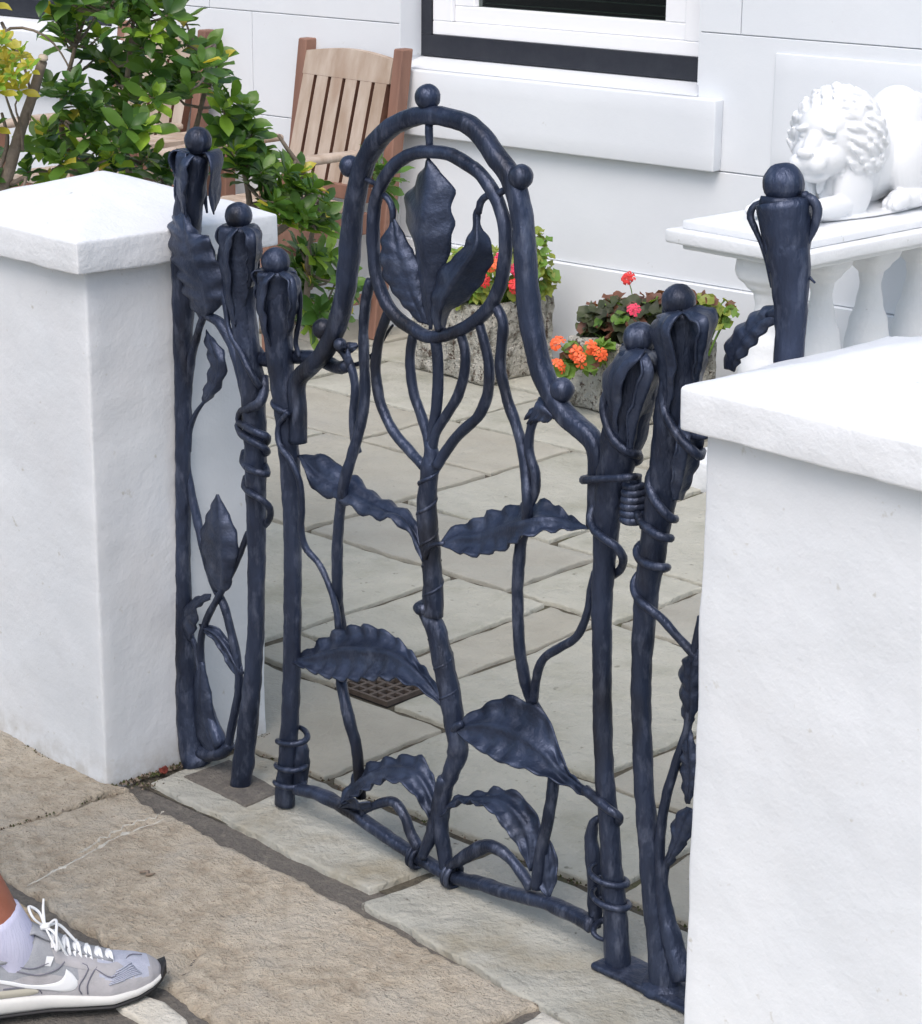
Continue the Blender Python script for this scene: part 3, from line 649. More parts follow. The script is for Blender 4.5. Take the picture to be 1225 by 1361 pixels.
def geranium(label, cells, mats, seed, nleaf, soil):
    t = thing('geranium', label, 'geranium', soil, 'geraniums in the stone troughs')
    r = random.Random(seed); mm = [ger_leaf_mesh('leaf', m, i) for i, m in enumerate(mats)]
    for k in range(nleaf):
        c, rad = cells[k % len(cells)]
        d = Vector((r.gauss(0, 1), r.gauss(0, 1), r.gauss(0, 1))).normalized()
        p = Vector(c) + Vector((d.x * rad[0], d.y * rad[1], d.z * rad[2])) * r.uniform(.55, 1)
        nrm = d * .8 + Vector((.25, -.35, .75)) + Vector((r.gauss(0, .3), r.gauss(0, .3), 0))
        place_mesh('leaf', mm[min(len(mm) - 1, int(abs(r.gauss(0, 1)) * len(mm) / 2.2))], p, nrm, r.uniform(0, 6), r.uniform(.85, 1.5), t)
    gs = []
    for c, rad in cells:
        for j in range(5):
            e = Vector(c) + Vector((r.uniform(-1, 1) * rad[0], r.uniform(-1, 1) * rad[1], r.uniform(-.3, .8) * rad[2])) * .8
            s = Vector((soil[0] + (e.x - soil[0]) * .6, soil[1] + (e.y - soil[1]) * .5, soil[2]))
            gs.append(tube_geo([s, (s + e) / 2 + Vector((0, 0, .01)), e], [.004, .0025, .0015], seg=5, step=.03, wob=0))
    V, Fc = join_geo(*gs); new_obj('stems', V, Fc, 'gr_green', t)
    return t
g1 = geranium('lime and green geranium bush spilling over the higher trough with red flowers', [
    ((-1.915, 2.50, .36), (.06, .07, .08)), ((-1.88, 2.46, .30), (.05, .09, .05)),     ((-2.12, 2.40, .29), (.08, .10, .07)), ((-2.05, 2.38, .30), (.10, .10, .07)), ((-1.95, 2.44, .32), (.10, .10, .09)), ((-1.90, 2.50, .31), (.07, .09, .08)), ((-2.08, 2.33, .25), (.09, .05, .06)), ((-1.97, 2.33, .26), (.08, .05, .06))],
    ['gr_lime', 'gr_green', 'gr_lime', 'gr_green'], 5, 296, (-2.05, 2.43, .21))
FH = [(-1.9056,2.2992,0.3119),(-1.8496,2.387,0.3397),(-1.8521,2.3843,0.291),(-1.8635,2.2999,0.3619),(-1.9532,2.0608,0.2646),(-1.9828,2.1022,0.2826),(-1.8798,2.3552,0.3679)]
for i, c in enumerate(FH): flower_head(g1, c, .019, ('fl_red', 'fl_pink', 'fl_red', 'fl_orange', 'fl_red', 'fl_pink', 'fl_pink')[i], 18, i, stem=(c[0] + .01, c[1] + .02, .28))
g2 = geranium('dark red-green leaved geranium filling the lower trough, with a single tall red flower', [
    ((-1.50, 2.43, .255), (.09, .10, .055)), ((-1.42, 2.45, .265), (.09, .10, .06)), ((-1.34, 2.47, .275), (.08, .09, .065)), ((-1.52, 2.38, .23), (.06, .05, .045)), ((-1.41, 2.38, .24), (.09, .05, .045))],
    ['gr_dark', 'gr_red', 'gr_dark', 'gr_green', 'gr_dark'], 6, 270, (-1.42, 2.45, .165))
c = [(-1.4615,2.4317,0.3652)][0]; flower_head(g2, c, .015, 'fl_red', 12, 77, stem=[(-1.4497,2.4441,0.28)][0])
c = [(-1.3475,2.334,0.3075)][0]; flower_head(g2, c, .013, 'fl_pink', 7, 78)
g3 = geranium('orange flowering geranium trailing over the front of the lower trough', [(c_, (.035, .03, .03)) for c_ in [(-1.4756,2.2286,0.1795),(-1.4258,2.2518,0.1634),(-1.4048,2.2738,0.1891),(-1.4755,2.1997,0.1459)]], ['gr_green', 'gr_green', 'gr_red'], 8, 46, (-1.50, 2.36, .165))
for i, c in enumerate([(-1.4739,2.1723,0.2159),(-1.462,2.1559,0.1573),(-1.4216,2.1837,0.1979),(-1.395,2.2116,0.2108),(-1.3613,2.218,0.1989),(-1.4032,2.1886,0.1815)]): flower_head(g3, c, .017, 'fl_orange', 11, 90 + i, stem=(c[0], c[1] + .03, c[2] - .04))
g4 = geranium('sparse straggly green geranium at the right end of the lower trough', [(c_, (.035, .035, .025)) for c_ in [(-1.2811,2.5485,0.3028),(-1.2418,2.5897,0.2884),(-1.234,2.5689,0.2671),(-1.3233,2.5332,0.3131)]], ['gr_lime', 'gr_green', 'gr_red'], 9, 44, (-1.30, 2.50, .165))

# ================================================================== balustrade and lion
bl = thing('balustrade', 'white stone balustrade with moulded coping and turned balusters under the lion', 'balustrade', (-.667, 2.3, 0))
CX0, CX1, CY0, CY1 = -.885, -.449, 1.925, 2.86
V, Fc = rough_box_geo(CX0, CX1, CY0, CY1, .607, .640, .03, .006, .0015, 8); new_obj('coping', V, Fc, 'cap', bl)
V, Fc = rough_box_geo(CX0 + .028, CX1 - .028, CY0 + .028, CY1, .640, .662, .03, .006, .001, 8); new_obj('coping_step', V, Fc, 'cap', bl)
V, Fc = rough_box_geo(CX0 + .03, CX1 - .03, CY0 + .03, CY1, .590, .6075, .03, .006, .0006, 8); new_obj('soffit_moulding', V, Fc, 'cap', bl)
V, Fc = rough_box_geo(CX0 + .03, CX1 - .03, CY0 + .03, CY1, -.01, .07, .04, .006, .001, 8); new_obj('bottom_rail', V, Fc, 'cap', bl)
def baluster(cx, cy, w, z0=.07, z1=.5905):
    prof = [(z1, w, 4), (z1 - .035, w, 8), (z1 - .05, w * .98, 5), (z1 - .072, w * .76, 3), (z1 - .092, w * .52, 2.3), (z1 - .12, w * .46, 2), (z1 - .17, w * .60, 2), (z1 - .22, w * .86, 2), (z1 - .28, w * 1.02, 2), (z1 - .34, w * .98, 2.1), (z1 - .39, w * .82, 2.2), (z1 - .43, w * .62, 2.5), (z0 + .045, w * .9, 6), (z0 + .04, w, 8), (z0, w, 8)]
    seg = 40; V, Fc = [], []; P = []
    for (a, b) in zip(prof, prof[1:]):
        k = 1 if abs(a[0] - b[0]) < .012 else 5
        for i in range(k): t = i / k; P.append(tuple(a[q] + (b[q] - a[q]) * (t if q != 1 else (3 * t * t - 2 * t ** 3)) for q in range(3)))
    P.append(prof[-1])
    for z, r, e in P:
        for s in range(seg):
            a = 2 * pi * (s + .5) / seg; ca, sa = cos(a), sin(a); rr = r / 2 / ((abs(ca) ** e + abs(sa) ** e) ** (1 / e)); V.append((cx + ca * rr, cy + sa * rr, z))
    for i in range(len(P) - 1):
        for s in range(seg): Fc.append((i * seg + s, i * seg + (s + 1) % seg, (i + 1) * seg + (s + 1) % seg, (i + 1) * seg + s)[::-1])
    return V, Fc
for i, (y, w) in enumerate(((2.045, .128), (2.255, .116), (2.455, .116), (2.655, .116))):
    V, Fc = baluster(-.655, y, w); new_obj('baluster', V, Fc, 'cap', bl)

LX = -.667; LZ = .662
def ell(V_, F_, c, r, rot=(0, 0, 0), seg=30, rings=20):
    from mathutils import Euler
    R = Euler(rot).to_matrix()
    g = sphere_geo((LX + c[0], c[1], LZ + c[2]), 1, seg, rings, *r, rot=R)
    o = len(V_); V_ += g[0]; F_ += [tuple(i + o for i in q) for q in g[1]]
VV, FF = [], []
E_ = lambda *a, **k: ell(VV, FF, *a, **k)
# y runs from the nose (2.10) back to the rump (2.80)
E_((0, 2.40, .006), (.105, .30, .012))                       # base slab
E_((0, 2.50, .125), (.085, .15, .10)); E_((0, 2.535, .180), (.080, .100, .118)); E_((0, 2.59, .15), (.085, .09, .13))
E_((0, 2.42, .12), (.080, .15, .105)); E_((0, 2.34, .12), (.085, .10, .12))
for s in (-1, 1):
    E_((s * .078, 2.53, .105), (.046, .105, .105), (.35, 0, 0)); E_((s * .098, 2.50, .035), (.028, .075, .028)); E_((s * .1, 2.43, .034), (.028, .036, .026))
    E_((s * .062, 2.29, .075), (.038, .065, .085)); E_((s * .068, 2.20, .035), (.028, .10, .028)); E_((s * .07, 2.115, .028), (.032, .036, .024))
    for q in (-1, 0, 1): E_((s * .07 + q * .018, 2.090, .022), (.010, .022, .015)); E_((s * .10 + q * .016, 2.405, .026), (.009, .02, .015))
    E_((s * .118, 2.57, .085), (.012, .05, .055), (.5, 0, 0))
from mathutils import Euler
HY_, HZ_ = 2.262, .196
HP = Vector((0, HY_ + .05, HZ_)); HR = Matrix.Rotation(radians(11), 3, 'Z') @ Matrix.Rotation(radians(6), 3, 'X')
def EH(c, r, rot=(0, 0, 0), sc=1.10, **k):
    q = HP + HR @ ((Vector(c) - HP) * sc)
    m_ = rot if isinstance(rot, Matrix) else Euler(rot).to_matrix()
    E_(tuple(q), tuple(a * sc for a in r), tuple((HR @ m_).to_euler()), **k)
EH((0, HY_, HZ_), (.076, .078, .084)); EH((0, HY_ - .024, HZ_ + .036), (.058, .052, .042))
EH((0, HY_ - .048, HZ_ - .028), (.062, .056, .048)); EH((0, HY_ - .082, HZ_ - .028), (.044, .042, .033)); EH((0, HY_ - .072, HZ_ - .064), (.034, .034, .018))
EH((0, HY_ - .076, HZ_ + .010), (.021, .046, .021), (.55, 0, 0)); EH((0, HY_ - .121, HZ_ - .006), (.021, .011, .011))
for s in (-1, 1):
    EH((s * .022, HY_ - .108, HZ_ - .032), (.022, .019, .019)); EH((s * .032, HY_ - .068, HZ_ + .036), (.019, .012, .007), (0, s * .3, 0)); EH((s * .033, HY_ - .064, HZ_ + .020), (.010, .008, .006)); EH((s * .034, HY_ - .062, HZ_ + .009), (.014, .008, .004))
    EH((s * .066, HY_ + .004, HZ_ + .058), (.015, .012, .017))
MC = Vector((0, HY_ + .040, HZ_ - .010)); MR = Vector((.106, .094, .116))
EH(MC, MR); E_((0, HY_ + .03, HZ_ - .085), (.085, .075, .078)); E_((0, HY_ + .11, HZ_ - .035), (.088, .085, .098))
lr = random.Random(12)
for ring in range(8):       # mane locks combed back and down, overlapping like tiles
    ph = .74 + ring * .165; n = 17 + ring
    for k in range(n):
        a = 2 * pi * (k + .5 * (ring % 2) + lr.uniform(-.2, .2)) / n
        d = Vector((cos(a) * sin(ph), -cos(ph), sin(a) * sin(ph)))
        p = MC + Vector((d.x * MR.x, d.y * MR.y, d.z * MR.z)) * (.995 + .01 * (ring % 2))
        tz = Vector((d.x * .5, .85, d.z * .3 - .62)); tz = (tz - d * tz.dot(d)).normalized(); bx = tz.cross(d).normalized()
        tz = (tz + bx * lr.uniform(-.35, .35)).normalized(); bx = tz.cross(d).normalized(); dd = (d + tz * .22).normalized(); tz = bx.cross(dd) * -1
        Rm = Matrix((bx, tz, dd)).transposed()
        EH(p, (.0080 * lr.uniform(.8, 1.3), .027 * lr.uniform(.7, 1.25), .0062), Rm, seg=10, rings=8)
for k in range(16):       # chest locks
    E_((lr.uniform(-.065, .065), 2.212 + lr.uniform(-.01, .03), lr.uniform(.05, .11)), (.011, .012, .030), (lr.uniform(-.2, .2), lr.uniform(-.3, .3), 0), seg=8, rings=6)
for i in range(14):       # tail curled against the flank
    t = i / 13; E_((.122 + .006 * sin(3 * t), 2.68 - .18 * t, .030 + .02 * sin(pi * t)), (.010, .016, .011), seg=8, rings=6)
lion = new_obj('lion_statue', VV, FF, 'statue', origin=(LX, 2.42, LZ))
tag(lion, 'white painted crouching lion statue resting on the balustrade coping', 'lion statue')
md = lion.modifiers.new('remesh', 'REMESH'); md.mode = 'VOXEL'; md.voxel_size = .0026; md.use_smooth_shade = True
sm = lion.modifiers.new('smooth', 'SMOOTH'); sm.factor = .6; sm.iterations = 6

# ================================================================== shrub
sh = thing('shrub', 'glossy green evergreen shrub with whorled leaves leaning over the left pillar', 'shrub', (-1.9, .9, 0))
def leaf_mesh(m, seed, L=.062, W=.0128):
    r = random.Random(seed); n = 6; V, Fc = [], []
    bend = r.uniform(.10, .5); fold = r.uniform(.15, .5); tw = r.uniform(-.3, .3)
    for i in range(n + 1):
        t = i / n; w = W * (sin(pi * min(1, t ** 1.15)) ** .8 if 0 < t < 1 else .04) * (.8 + .5 * t)
        x = L * t * cos(bend * t); z = -L * t * sin(bend * t) * .8 + .002 * sin(9 * t)
        for s in (-1, 0, 1):
            V.append((x, s * w + tw * .004 * t, z + abs(s) * w * fold))
    for i in range(n):
        for s in (0, 1): a = i * 3 + s; Fc.append((a, a + 3, a + 4, a + 1))
    me = bpy.data.meshes.new('leaf'); me.from_pydata(V, [], Fc); me.materials.append(M[m]); me.polygons.foreach_set('use_smooth', [True] * len(me.polygons)); return me
LM = {k: [leaf_mesh(k, i + 7 * j) for i in range(4)] for j, k in enumerate(('lf_dark', 'lf_mid', 'lf_lite', 'lf_yell'))}
TA = [(-0.830,0.197,1.111),(-1.053,0.408,1.051),(-0.944,0.460,1.279),(-1.058,0.242,0.967),(-0.996,0.325,1.214),(-0.826,0.466,1.120),(-0.788,0.352,1.259),(-0.905,0.423,0.954),(-0.771,0.279,1.032),(-0.975,0.334,1.296),(-0.923,0.473,0.925),(-0.940,0.338,0.986),(-0.969,0.378,0.923),(-1.175,0.389,1.206),(-0.930,0.608,1.118),(-0.774,0.333,1.202),(-1.021,0.454,1.142),(-0.950,0.431,0.933),(-0.723,0.337,1.240),(-0.992,0.234,0.990),(-0.859,0.300,1.257),(-0.844,0.226,1.019),(-0.882,0.454,1.175),(-1.074,0.479,0.873),(-0.923,0.286,0.927),(-0.942,0.583,1.144),(-1.003,0.417,1.090),(-0.771,0.335,1.086),(-1.031,0.482,1.041),(-0.844,0.529,1.101),(-1.090,0.460,0.994),(-1.067,0.362,1.180),(-0.989,0.457,1.299),(-0.843,0.381,1.128),(-0.986,0.500,0.897),(-1.105,0.447,1.167),(-1.100,0.412,1.142),(-0.832,0.447,1.301),(-0.929,0.531,1.206),(-0.867,0.437,1.270),(-0.842,0.246,1.064),(-0.679,0.378,1.148),(-0.854,0.216,1.273),(-0.818,0.324,1.243),(-0.894,0.222,1.209),(-0.845,0.468,1.171),(-1.034,0.387,1.133),(-0.960,0.370,1.142),(-1.038,0.223,0.927),(-0.934,0.463,1.093),(-0.929,0.269,1.287),(-0.985,0.302,0.959),(-1.022,0.433,0.977),(-0.931,0.323,1.233),(-0.817,0.314,0.994),(-1.153,0.378,0.964),(-1.021,0.413,1.109),(-0.976,0.255,1.285),(-0.861,0.378,1.169),(-1.017,0.306,1.175),(-1.060,0.300,1.079),(-0.780,0.378,1.168),(-0.771,0.259,1.228),(-0.855,0.291,0.967),(-0.959,0.514,1.069),(-0.911,0.194,0.984),(-0.845,0.447,1.105),(-0.890,0.246,1.246),(-0.897,0.246,1.073),(-0.753,0.375,1.256),(-0.902,0.354,1.053),(-0.925,0.194,1.021),(-0.849,0.192,1.094),(-0.853,0.235,1.042),(-0.795,0.330,1.214),(-1.025,0.276,0.903),(-0.794,0.268,0.994),(-0.690,0.356,1.107),(-0.983,0.295,1.019),(-0.878,0.382,1.040),(-0.979,0.447,1.256),(-0.865,0.188,0.971),(-0.871,0.386,1.090),(-0.936,0.314,0.969),(-0.868,0.172,1.277),(-1.164,0.405,1.217),(-0.829,0.324,1.092),(-0.770,0.313,1.035)]
TB = [(-0.761,0.639,0.868),(-0.714,0.648,0.815),(-0.835,0.676,0.905),(-0.786,0.546,1.025),(-0.710,0.699,0.830),(-0.821,0.663,0.877),(-0.769,0.516,1.071),(-0.782,0.565,0.913),(-0.798,0.590,0.993),(-0.813,0.595,0.942),(-0.692,0.618,0.849),(-0.703,0.678,0.813),(-0.703,0.564,0.873),(-0.772,0.499,1.049),(-0.737,0.610,0.850),(-0.780,0.507,1.013),(-0.805,0.719,0.868),(-0.715,0.610,0.923),(-0.684,0.646,0.892),(-0.829,0.641,0.886),(-0.846,0.611,0.957),(-0.719,0.605,0.834),(-0.845,0.637,0.949),(-0.836,0.589,0.995),(-0.791,0.566,1.040),(-0.757,0.671,0.909),(-0.746,0.572,0.925),(-0.710,0.615,0.896),(-0.905,0.588,1.057),(-0.821,0.550,0.981),(-0.769,0.737,0.841),(-0.768,0.529,0.943),(-0.669,0.621,0.842),(-0.752,0.510,0.971),(-0.825,0.633,0.930),(-0.793,0.615,0.868)]
TC = [(-0.702,0.729,0.621),(-0.837,0.792,0.690),(-0.724,0.694,0.633),(-0.823,0.744,0.602),(-0.827,0.825,0.660),(-0.875,0.774,0.634),(-0.817,0.830,0.687),(-0.751,0.772,0.631),(-0.851,0.737,0.599),(-0.865,0.750,0.702),(-0.742,0.690,0.600),(-0.816,0.846,0.641),(-0.890,0.759,0.669),(-0.767,0.752,0.735),(-0.844,0.769,0.703),(-0.787,0.732,0.682),(-0.758,0.714,0.742),(-0.846,0.748,0.736),(-0.681,0.733,0.701),(-0.819,0.801,0.613)]
TD = [(-0.810,0.476,0.956),(-0.849,0.540,0.926)]
TE = [(-0.829,0.030,1.123),(-0.833,0.024,1.148),(-0.836,0.025,1.192),(-0.862,0.095,1.165),(-0.851,0.069,1.164),(-0.929,0.091,1.123),(-0.875,0.077,1.122),(-0.902,0.096,1.196),(-0.941,0.118,1.137),(-0.784,0.070,1.161),(-0.820,0.022,1.212),(-0.814,0.057,1.145),(-0.841,0.085,1.119),(-0.904,0.062,1.120),(-0.914,0.091,1.165),(-0.831,0.088,1.180),(-0.925,0.131,1.175)]
TF = [(-0.956,0.387,1.289),(-1.102,0.372,1.238),(-0.778,0.411,1.323),(-0.798,0.306,1.281),(-0.915,0.216,1.298),(-0.899,0.431,1.284),(-0.766,0.343,1.320),(-0.876,0.256,1.321),(-0.928,0.381,1.243),(-1.058,0.429,1.248),(-0.876,0.403,1.262),(-0.919,0.348,1.317),(-1.009,0.359,1.249),(-0.809,0.330,1.321)]
TG = [(-1.045,-0.009,1.165),(-1.367,0.188,1.230),(-1.101,0.109,0.979),(-1.118,0.074,1.270),(-1.346,0.147,1.178),(-1.561,0.131,0.865),(-1.061,0.181,1.319),(-1.398,0.316,1.034),(-1.364,0.102,1.199),(-1.286,0.173,1.122),(-1.247,0.148,1.034),(-1.106,-0.155,1.026),(-0.982,0.102,0.928),(-1.331,0.187,1.305),(-1.498,0.025,1.262),(-0.949,0.082,1.220),(-1.391,0.089,0.915),(-1.308,0.034,1.088),(-1.323,0.108,1.299),(-1.206,0.076,0.962),(-1.201,-0.076,1.245),(-1.204,0.040,0.977),(-1.484,0.280,1.063),(-1.015,0.093,1.280),(-1.388,0.288,1.274),(-1.176,0.222,1.138),(-1.103,-0.098,1.086),(-1.517,0.108,1.264),(-1.020,-0.061,1.280),(-1.381,0.273,1.097),(-1.224,0.004,1.148),(-1.637,0.076,0.979),(-1.504,0.048,1.117),(-1.096,0.155,1.111),(-1.343,0.128,1.119),(-1.561,0.214,0.849),(-1.219,-0.136,1.114),(-1.068,0.052,0.955),(-1.094,0.098,0.919),(-1.576,0.054,0.890),(-1.123,0.030,0.941),(-1.211,-0.062,1.190),(-1.214,0.255,0.924),(-1.334,0.103,0.992),(-1.253,0.043,1.041),(-1.396,0.008,1.304),(-1.080,-0.112,1.157),(-1.065,-0.118,1.058),(-0.948,0.024,1.181),(-0.922,0.075,1.046),(-1.322,0.277,1.315),(-1.583,0.185,1.226),(-0.959,0.096,1.266),(-1.247,0.021,1.314),(-1.106,-0.154,0.984),(-1.192,0.121,0.894),(-1.445,0.053,1.036),(-1.452,0.014,1.186),(-1.494,0.210,0.896),(-1.178,0.238,1.278)]
TH = [(-0.780,0.913,0.876),(-0.822,0.974,0.873),(-0.821,0.958,0.846),(-0.786,0.900,0.899)]
hub = Vector([(-1.0094,0.4422,0.7545)][0])
lr = random.Random(21); nparts = 0; rest = []
def rosette(c, n, kind, yellow=False):
    global nparts
    c = Vector(c); out = (c - hub); out.z += .25; out = out.normalized() * .7 + Vector((lr.gauss(0, .35) + .15, lr.gauss(0, .35) - .15, lr.gauss(.35, .3)))
    out.normalize(); q = out.to_track_quat('Z', 'Y')
    tier = 2
    for k in range(n):
        t = k / n; el = .25 + .95 * t + lr.uniform(-.15, .15); az = k * 2.4 + lr.uniform(-.2, .2)
        d = q @ Vector((cos(az) * cos(el), sin(az) * cos(el), sin(el)))
        x = d; z = (q @ Vector((0, 0, 1)) - x * x.dot(q @ Vector((0, 0, 1)))).normalized(); y = z.cross(x)
        mt = kind if lr.random() < .75 else ('lf_mid' if kind == 'lf_dark' else 'lf_dark')
        if kind == 'lf_lite' and lr.random() < .35: mt = 'lf_mid'
        if lr.random() < .022: mt = 'lf_yell'
        if kind == 'lf_yell': mt = ('lf_yell', 'lf_lite', 'lf_yell')[lr.randrange(3)]
        s = lr.uniform(.55, 1.2) * (1 - .35 * t) * (.62 if kind == 'lf_yell' else 1)
        me = LM[mt][lr.randrange(4)]
        R = Matrix((x, y, z)).transposed().to_4x4(); R = Matrix.Translation(c + q @ Vector((0, 0, .02 * (t - .8)))) @ R @ Matrix.Scale(s, 4)
        vis = c.x > -2.6
        rest.append((me, R, mt, lr.random() + (0 if vis else 5)))
for L_, kinds in ((TA, ('lf_dark', 'lf_mid', 'lf_mid', 'lf_lite')), (TB, ('lf_mid', 'lf_lite', 'lf_mid', 'lf_dark')), (TC, ('lf_mid', 'lf_lite', 'lf_dark')), (TD, ('lf_lite', 'lf_mid')), (TE, ('lf_yell',)), (TF, ('lf_mid', 'lf_dark')), (TG, ('lf_dark', 'lf_mid')), (TH, ('lf_mid',))):
    for i, c in enumerate(L_): rosette(c, lr.randint(9, 13), kinds[i % len(kinds)])
rest.sort(key=lambda r: r[3])
for me, R, mt, _ in rest[:300]:
    o = bpy.data.objects.new('leaf', me); COL.objects.link(o); o.parent = sh; o.matrix_local = Matrix.Translation(-Vector(WL[sh.name])) @ R
V, Fc, mi = [], [], []; mk = ['lf_dark', 'lf_mid', 'lf_lite', 'lf_yell']
for me, R, mt, _ in rest[300:]:
    o = len(V); V += [R @ v.co for v in me.vertices]
    for p in me.polygons: Fc.append(tuple(i + o for i in p.vertices)); mi.append(mk.index(mt))
stuff(new_obj('foliage', V, Fc, None, sh, mats=mk, midx=mi))
# twigs from the stems to the whorls
gs = []
stems = [[(-1.054,0.4679,0.6042),(-1.003,0.4489,0.8005),(-0.9729,0.408,0.9882),(-0.9234,0.3875,1.1253),(-0.8883,0.3808,1.2276)], [(-1.054,0.4679,0.6042),(-0.9501,0.5044,0.8316),(-0.8643,0.522,1.0629),(-0.8074,0.5092,1.1695)], [(-1.054,0.4679,0.6042),(-1.0321,0.3459,0.8836),(-1.0167,0.2896,1.0232),(-0.9923,0.3152,1.1673)],
         [(-1.0522,0.4698,0.6358),(-0.9289,0.5991,0.7311),(-0.8459,0.6137,0.8176),(-0.8169,0.5716,0.9605),(-0.8338,0.554,1.0632)], [(-0.9291,0.5989,0.7233),(-0.8328,0.6999,0.7942),(-0.7619,0.7019,0.8793),(-0.7634,0.6278,0.9907)], [(-0.9272,0.6733,0.6273),(-0.8844,0.7182,0.5959),(-0.8231,0.739,0.6345),(-0.8016,0.7327,0.7326),(-0.7464,0.7181,0.8643)], [(-1.0529,0.469,0.6043),(-1.004,0.5928,0.5625),(-0.93,0.7139,0.557),(-0.8304,0.7749,0.5966)]]
for s in stems: gs.append(tube_geo(s, [.011, .008, .006, .004], seg=7, step=.03, wob=.08))
allp = [Vector(p) for s in stems for p in crom(s, 14)]
for L_ in (TA, TB, TC, TD, TF):
    for c in L_:
        c = Vector(c); a = min(allp, key=lambda p: (p - c).length + max(0, p.z - c.z) * .5)
        if (a - c).length < .45: gs.append(tube_geo([a, (a + c) / 2 + Vector((0, 0, -.012)), c], [.0035, .0028, .002], seg=5, step=.04, wob=0))
V, Fc = join_geo(*gs); new_obj('branches', V, Fc, 'bark', sh)
b0 = [(-1.054,0.4679,0.6042)][0]
tube('trunk', [(b0[0] - .02, b0[1] + .02, -.02), (b0[0] + .01, b0[1], b0[2] * .5), b0], [.028, .022, .014], 'bark', sh, seg=10, step=.03)
s2 = thing('pruned_bush', 'old pruned bush with bare sawn-off branch and a few yellow leaves at far left', 'shrub', (-1.9, .5, 0))
tube('branch', [(-0.9849,0.1056,0.8422),(-0.9594,0.1323,0.95),(-0.9273,0.137,1.0166),(-0.8829,0.1402,1.0902),(-0.8418,0.1398,1.1594)], [.014, .012, .011, .0095, .0095], 'bark', s2, seg=9, step=.02)
e_ = [(-0.8364,0.1382,1.1654),(-0.8341,0.1377,1.1696)]; tube('cut_end', e_, [.0092, .0088], 'cut', s2, seg=10, step=.002, wob=.02)
for pth, r in (([(-0.9678,0.1236,1.1808),(-0.9542,0.1378,1.2084),(-0.9329,0.1601,1.2128),(-0.9044,0.19,1.198),(-0.8842,0.2112,1.1652),(-0.8727,0.2233,1.1293)], .003), ([(-0.9595,0.1322,1.2221),(-0.9337,0.1303,1.1966),(-0.894,0.1285,1.1587),(-0.8858,0.1371,1.1177),(-0.8862,0.1367,1.0486)], .0035), ([(-0.9244,0.1401,1.0166),(-0.9528,0.1393,1.0559),(-0.961,0.1306,1.0977)], .0035), ([(-0.9234,0.1411,0.9885),(-0.8982,0.1241,1.0346),(-0.8615,0.0901,1.0823),(-0.8551,0.0968,1.1028)], .003), ([(-1.0025,0.0871,0.8995),(-0.9763,0.1146,0.9427),(-0.9596,0.1321,0.9996),(-0.9654,0.126,1.0558)], .006), ([(-0.9584,0.1333,0.9215),(-0.8955,0.1269,0.9423),(-0.8572,0.0947,0.9305)], .005), ([(-0.9885,0.1018,0.7988),(-0.9895,0.1008,0.9851),(-0.9765,0.1144,1.1807)], .006)):
    tube('twig', pth, [r, r * .8, r * .5], 'bark', s2, seg=6, step=.02)
p0 = [(-0.9849,0.1056,0.8422)][0]; tube('trunk', [(p0[0] - .03, p0[1], -.02), (p0[0], p0[1], p0[2] * .5), p0], [.03, .024, .015], 'bark', s2, seg=10, step=.03)

# ================================================================== ironwork
def gpt(x, z, y=0.): return (x, y, z)
def post(parent, P, R, name='post', **k):
    return tube(name, P, R, parent=parent, seg=18, step=.009, wob=.055, sq=2.4, **k)
CAMA = radians(-44)
def tongue(parent, c, r0, z0, L, a, w, bulge=.012, r1=None, ruf=.003, waves=2.2, seed=0, th=.0026, name='petal', pinch=.25, up=.006, dx=0):
    """sheet folded over the top of a post: starts under the ball, goes out and hangs down"""
    n, m = 22, 14; rows = []
    r1 = r1 if r1 is not None else r0 * .7
    for i in range(n + 1):
        s = i / n; row = []
        for j in range(m + 1):
            t = j / m * 2 - 1
            wid = w * (1 if s < .35 else 1 - (1 - pinch) * ((s - .35) / .65) ** 1.4)
            ang = a + t * wid
            if s < .14: q = s / .14; r = r0 * (.45 + .55 * q) + bulge * .5 * q; z = z0 + up * sin(pi * q * .5)
            else:
                q = (s - .14) / .86; r = r0 + (r1 - r0) * q + bulge * (.5 + .5 * sin(pi * min(1, q * 1.2 + .12))) * (1 - .5 * q)
                z = z0 + up - L * q - .010 * (abs(t) ** 2) * q
            e = abs(t) ** 3
            r += ruf * (sin(waves * 2 * pi * s + seed + t * 1.3) * (.4 + .9 * e) + .6 * noise.noise(Vector((s * 5, t * 2, seed)))) + .004 * e * sin(pi * s)
            x = c[0] + dx * s + cos(ang) * r; y = sin(ang) * r + c[1]
            row.append(Vector((x, y, z)))
        rows.append(row)
    return sheet(name, rows, 'iron_leaf', parent, th)
def tendril(parent, P, R=(.003, .0035, .003, .0015), name='tendril'): return tube(name, P, list(R), parent=parent, seg=7, step=.005, wob=.1)
def path_at(P):
    Q = crom(P, 60); Q.sort(key=lambda p: p.z)
    def f(z):
        b = min(Q, key=lambda p: abs(p.z - z)); return b.x, b.y
    return f

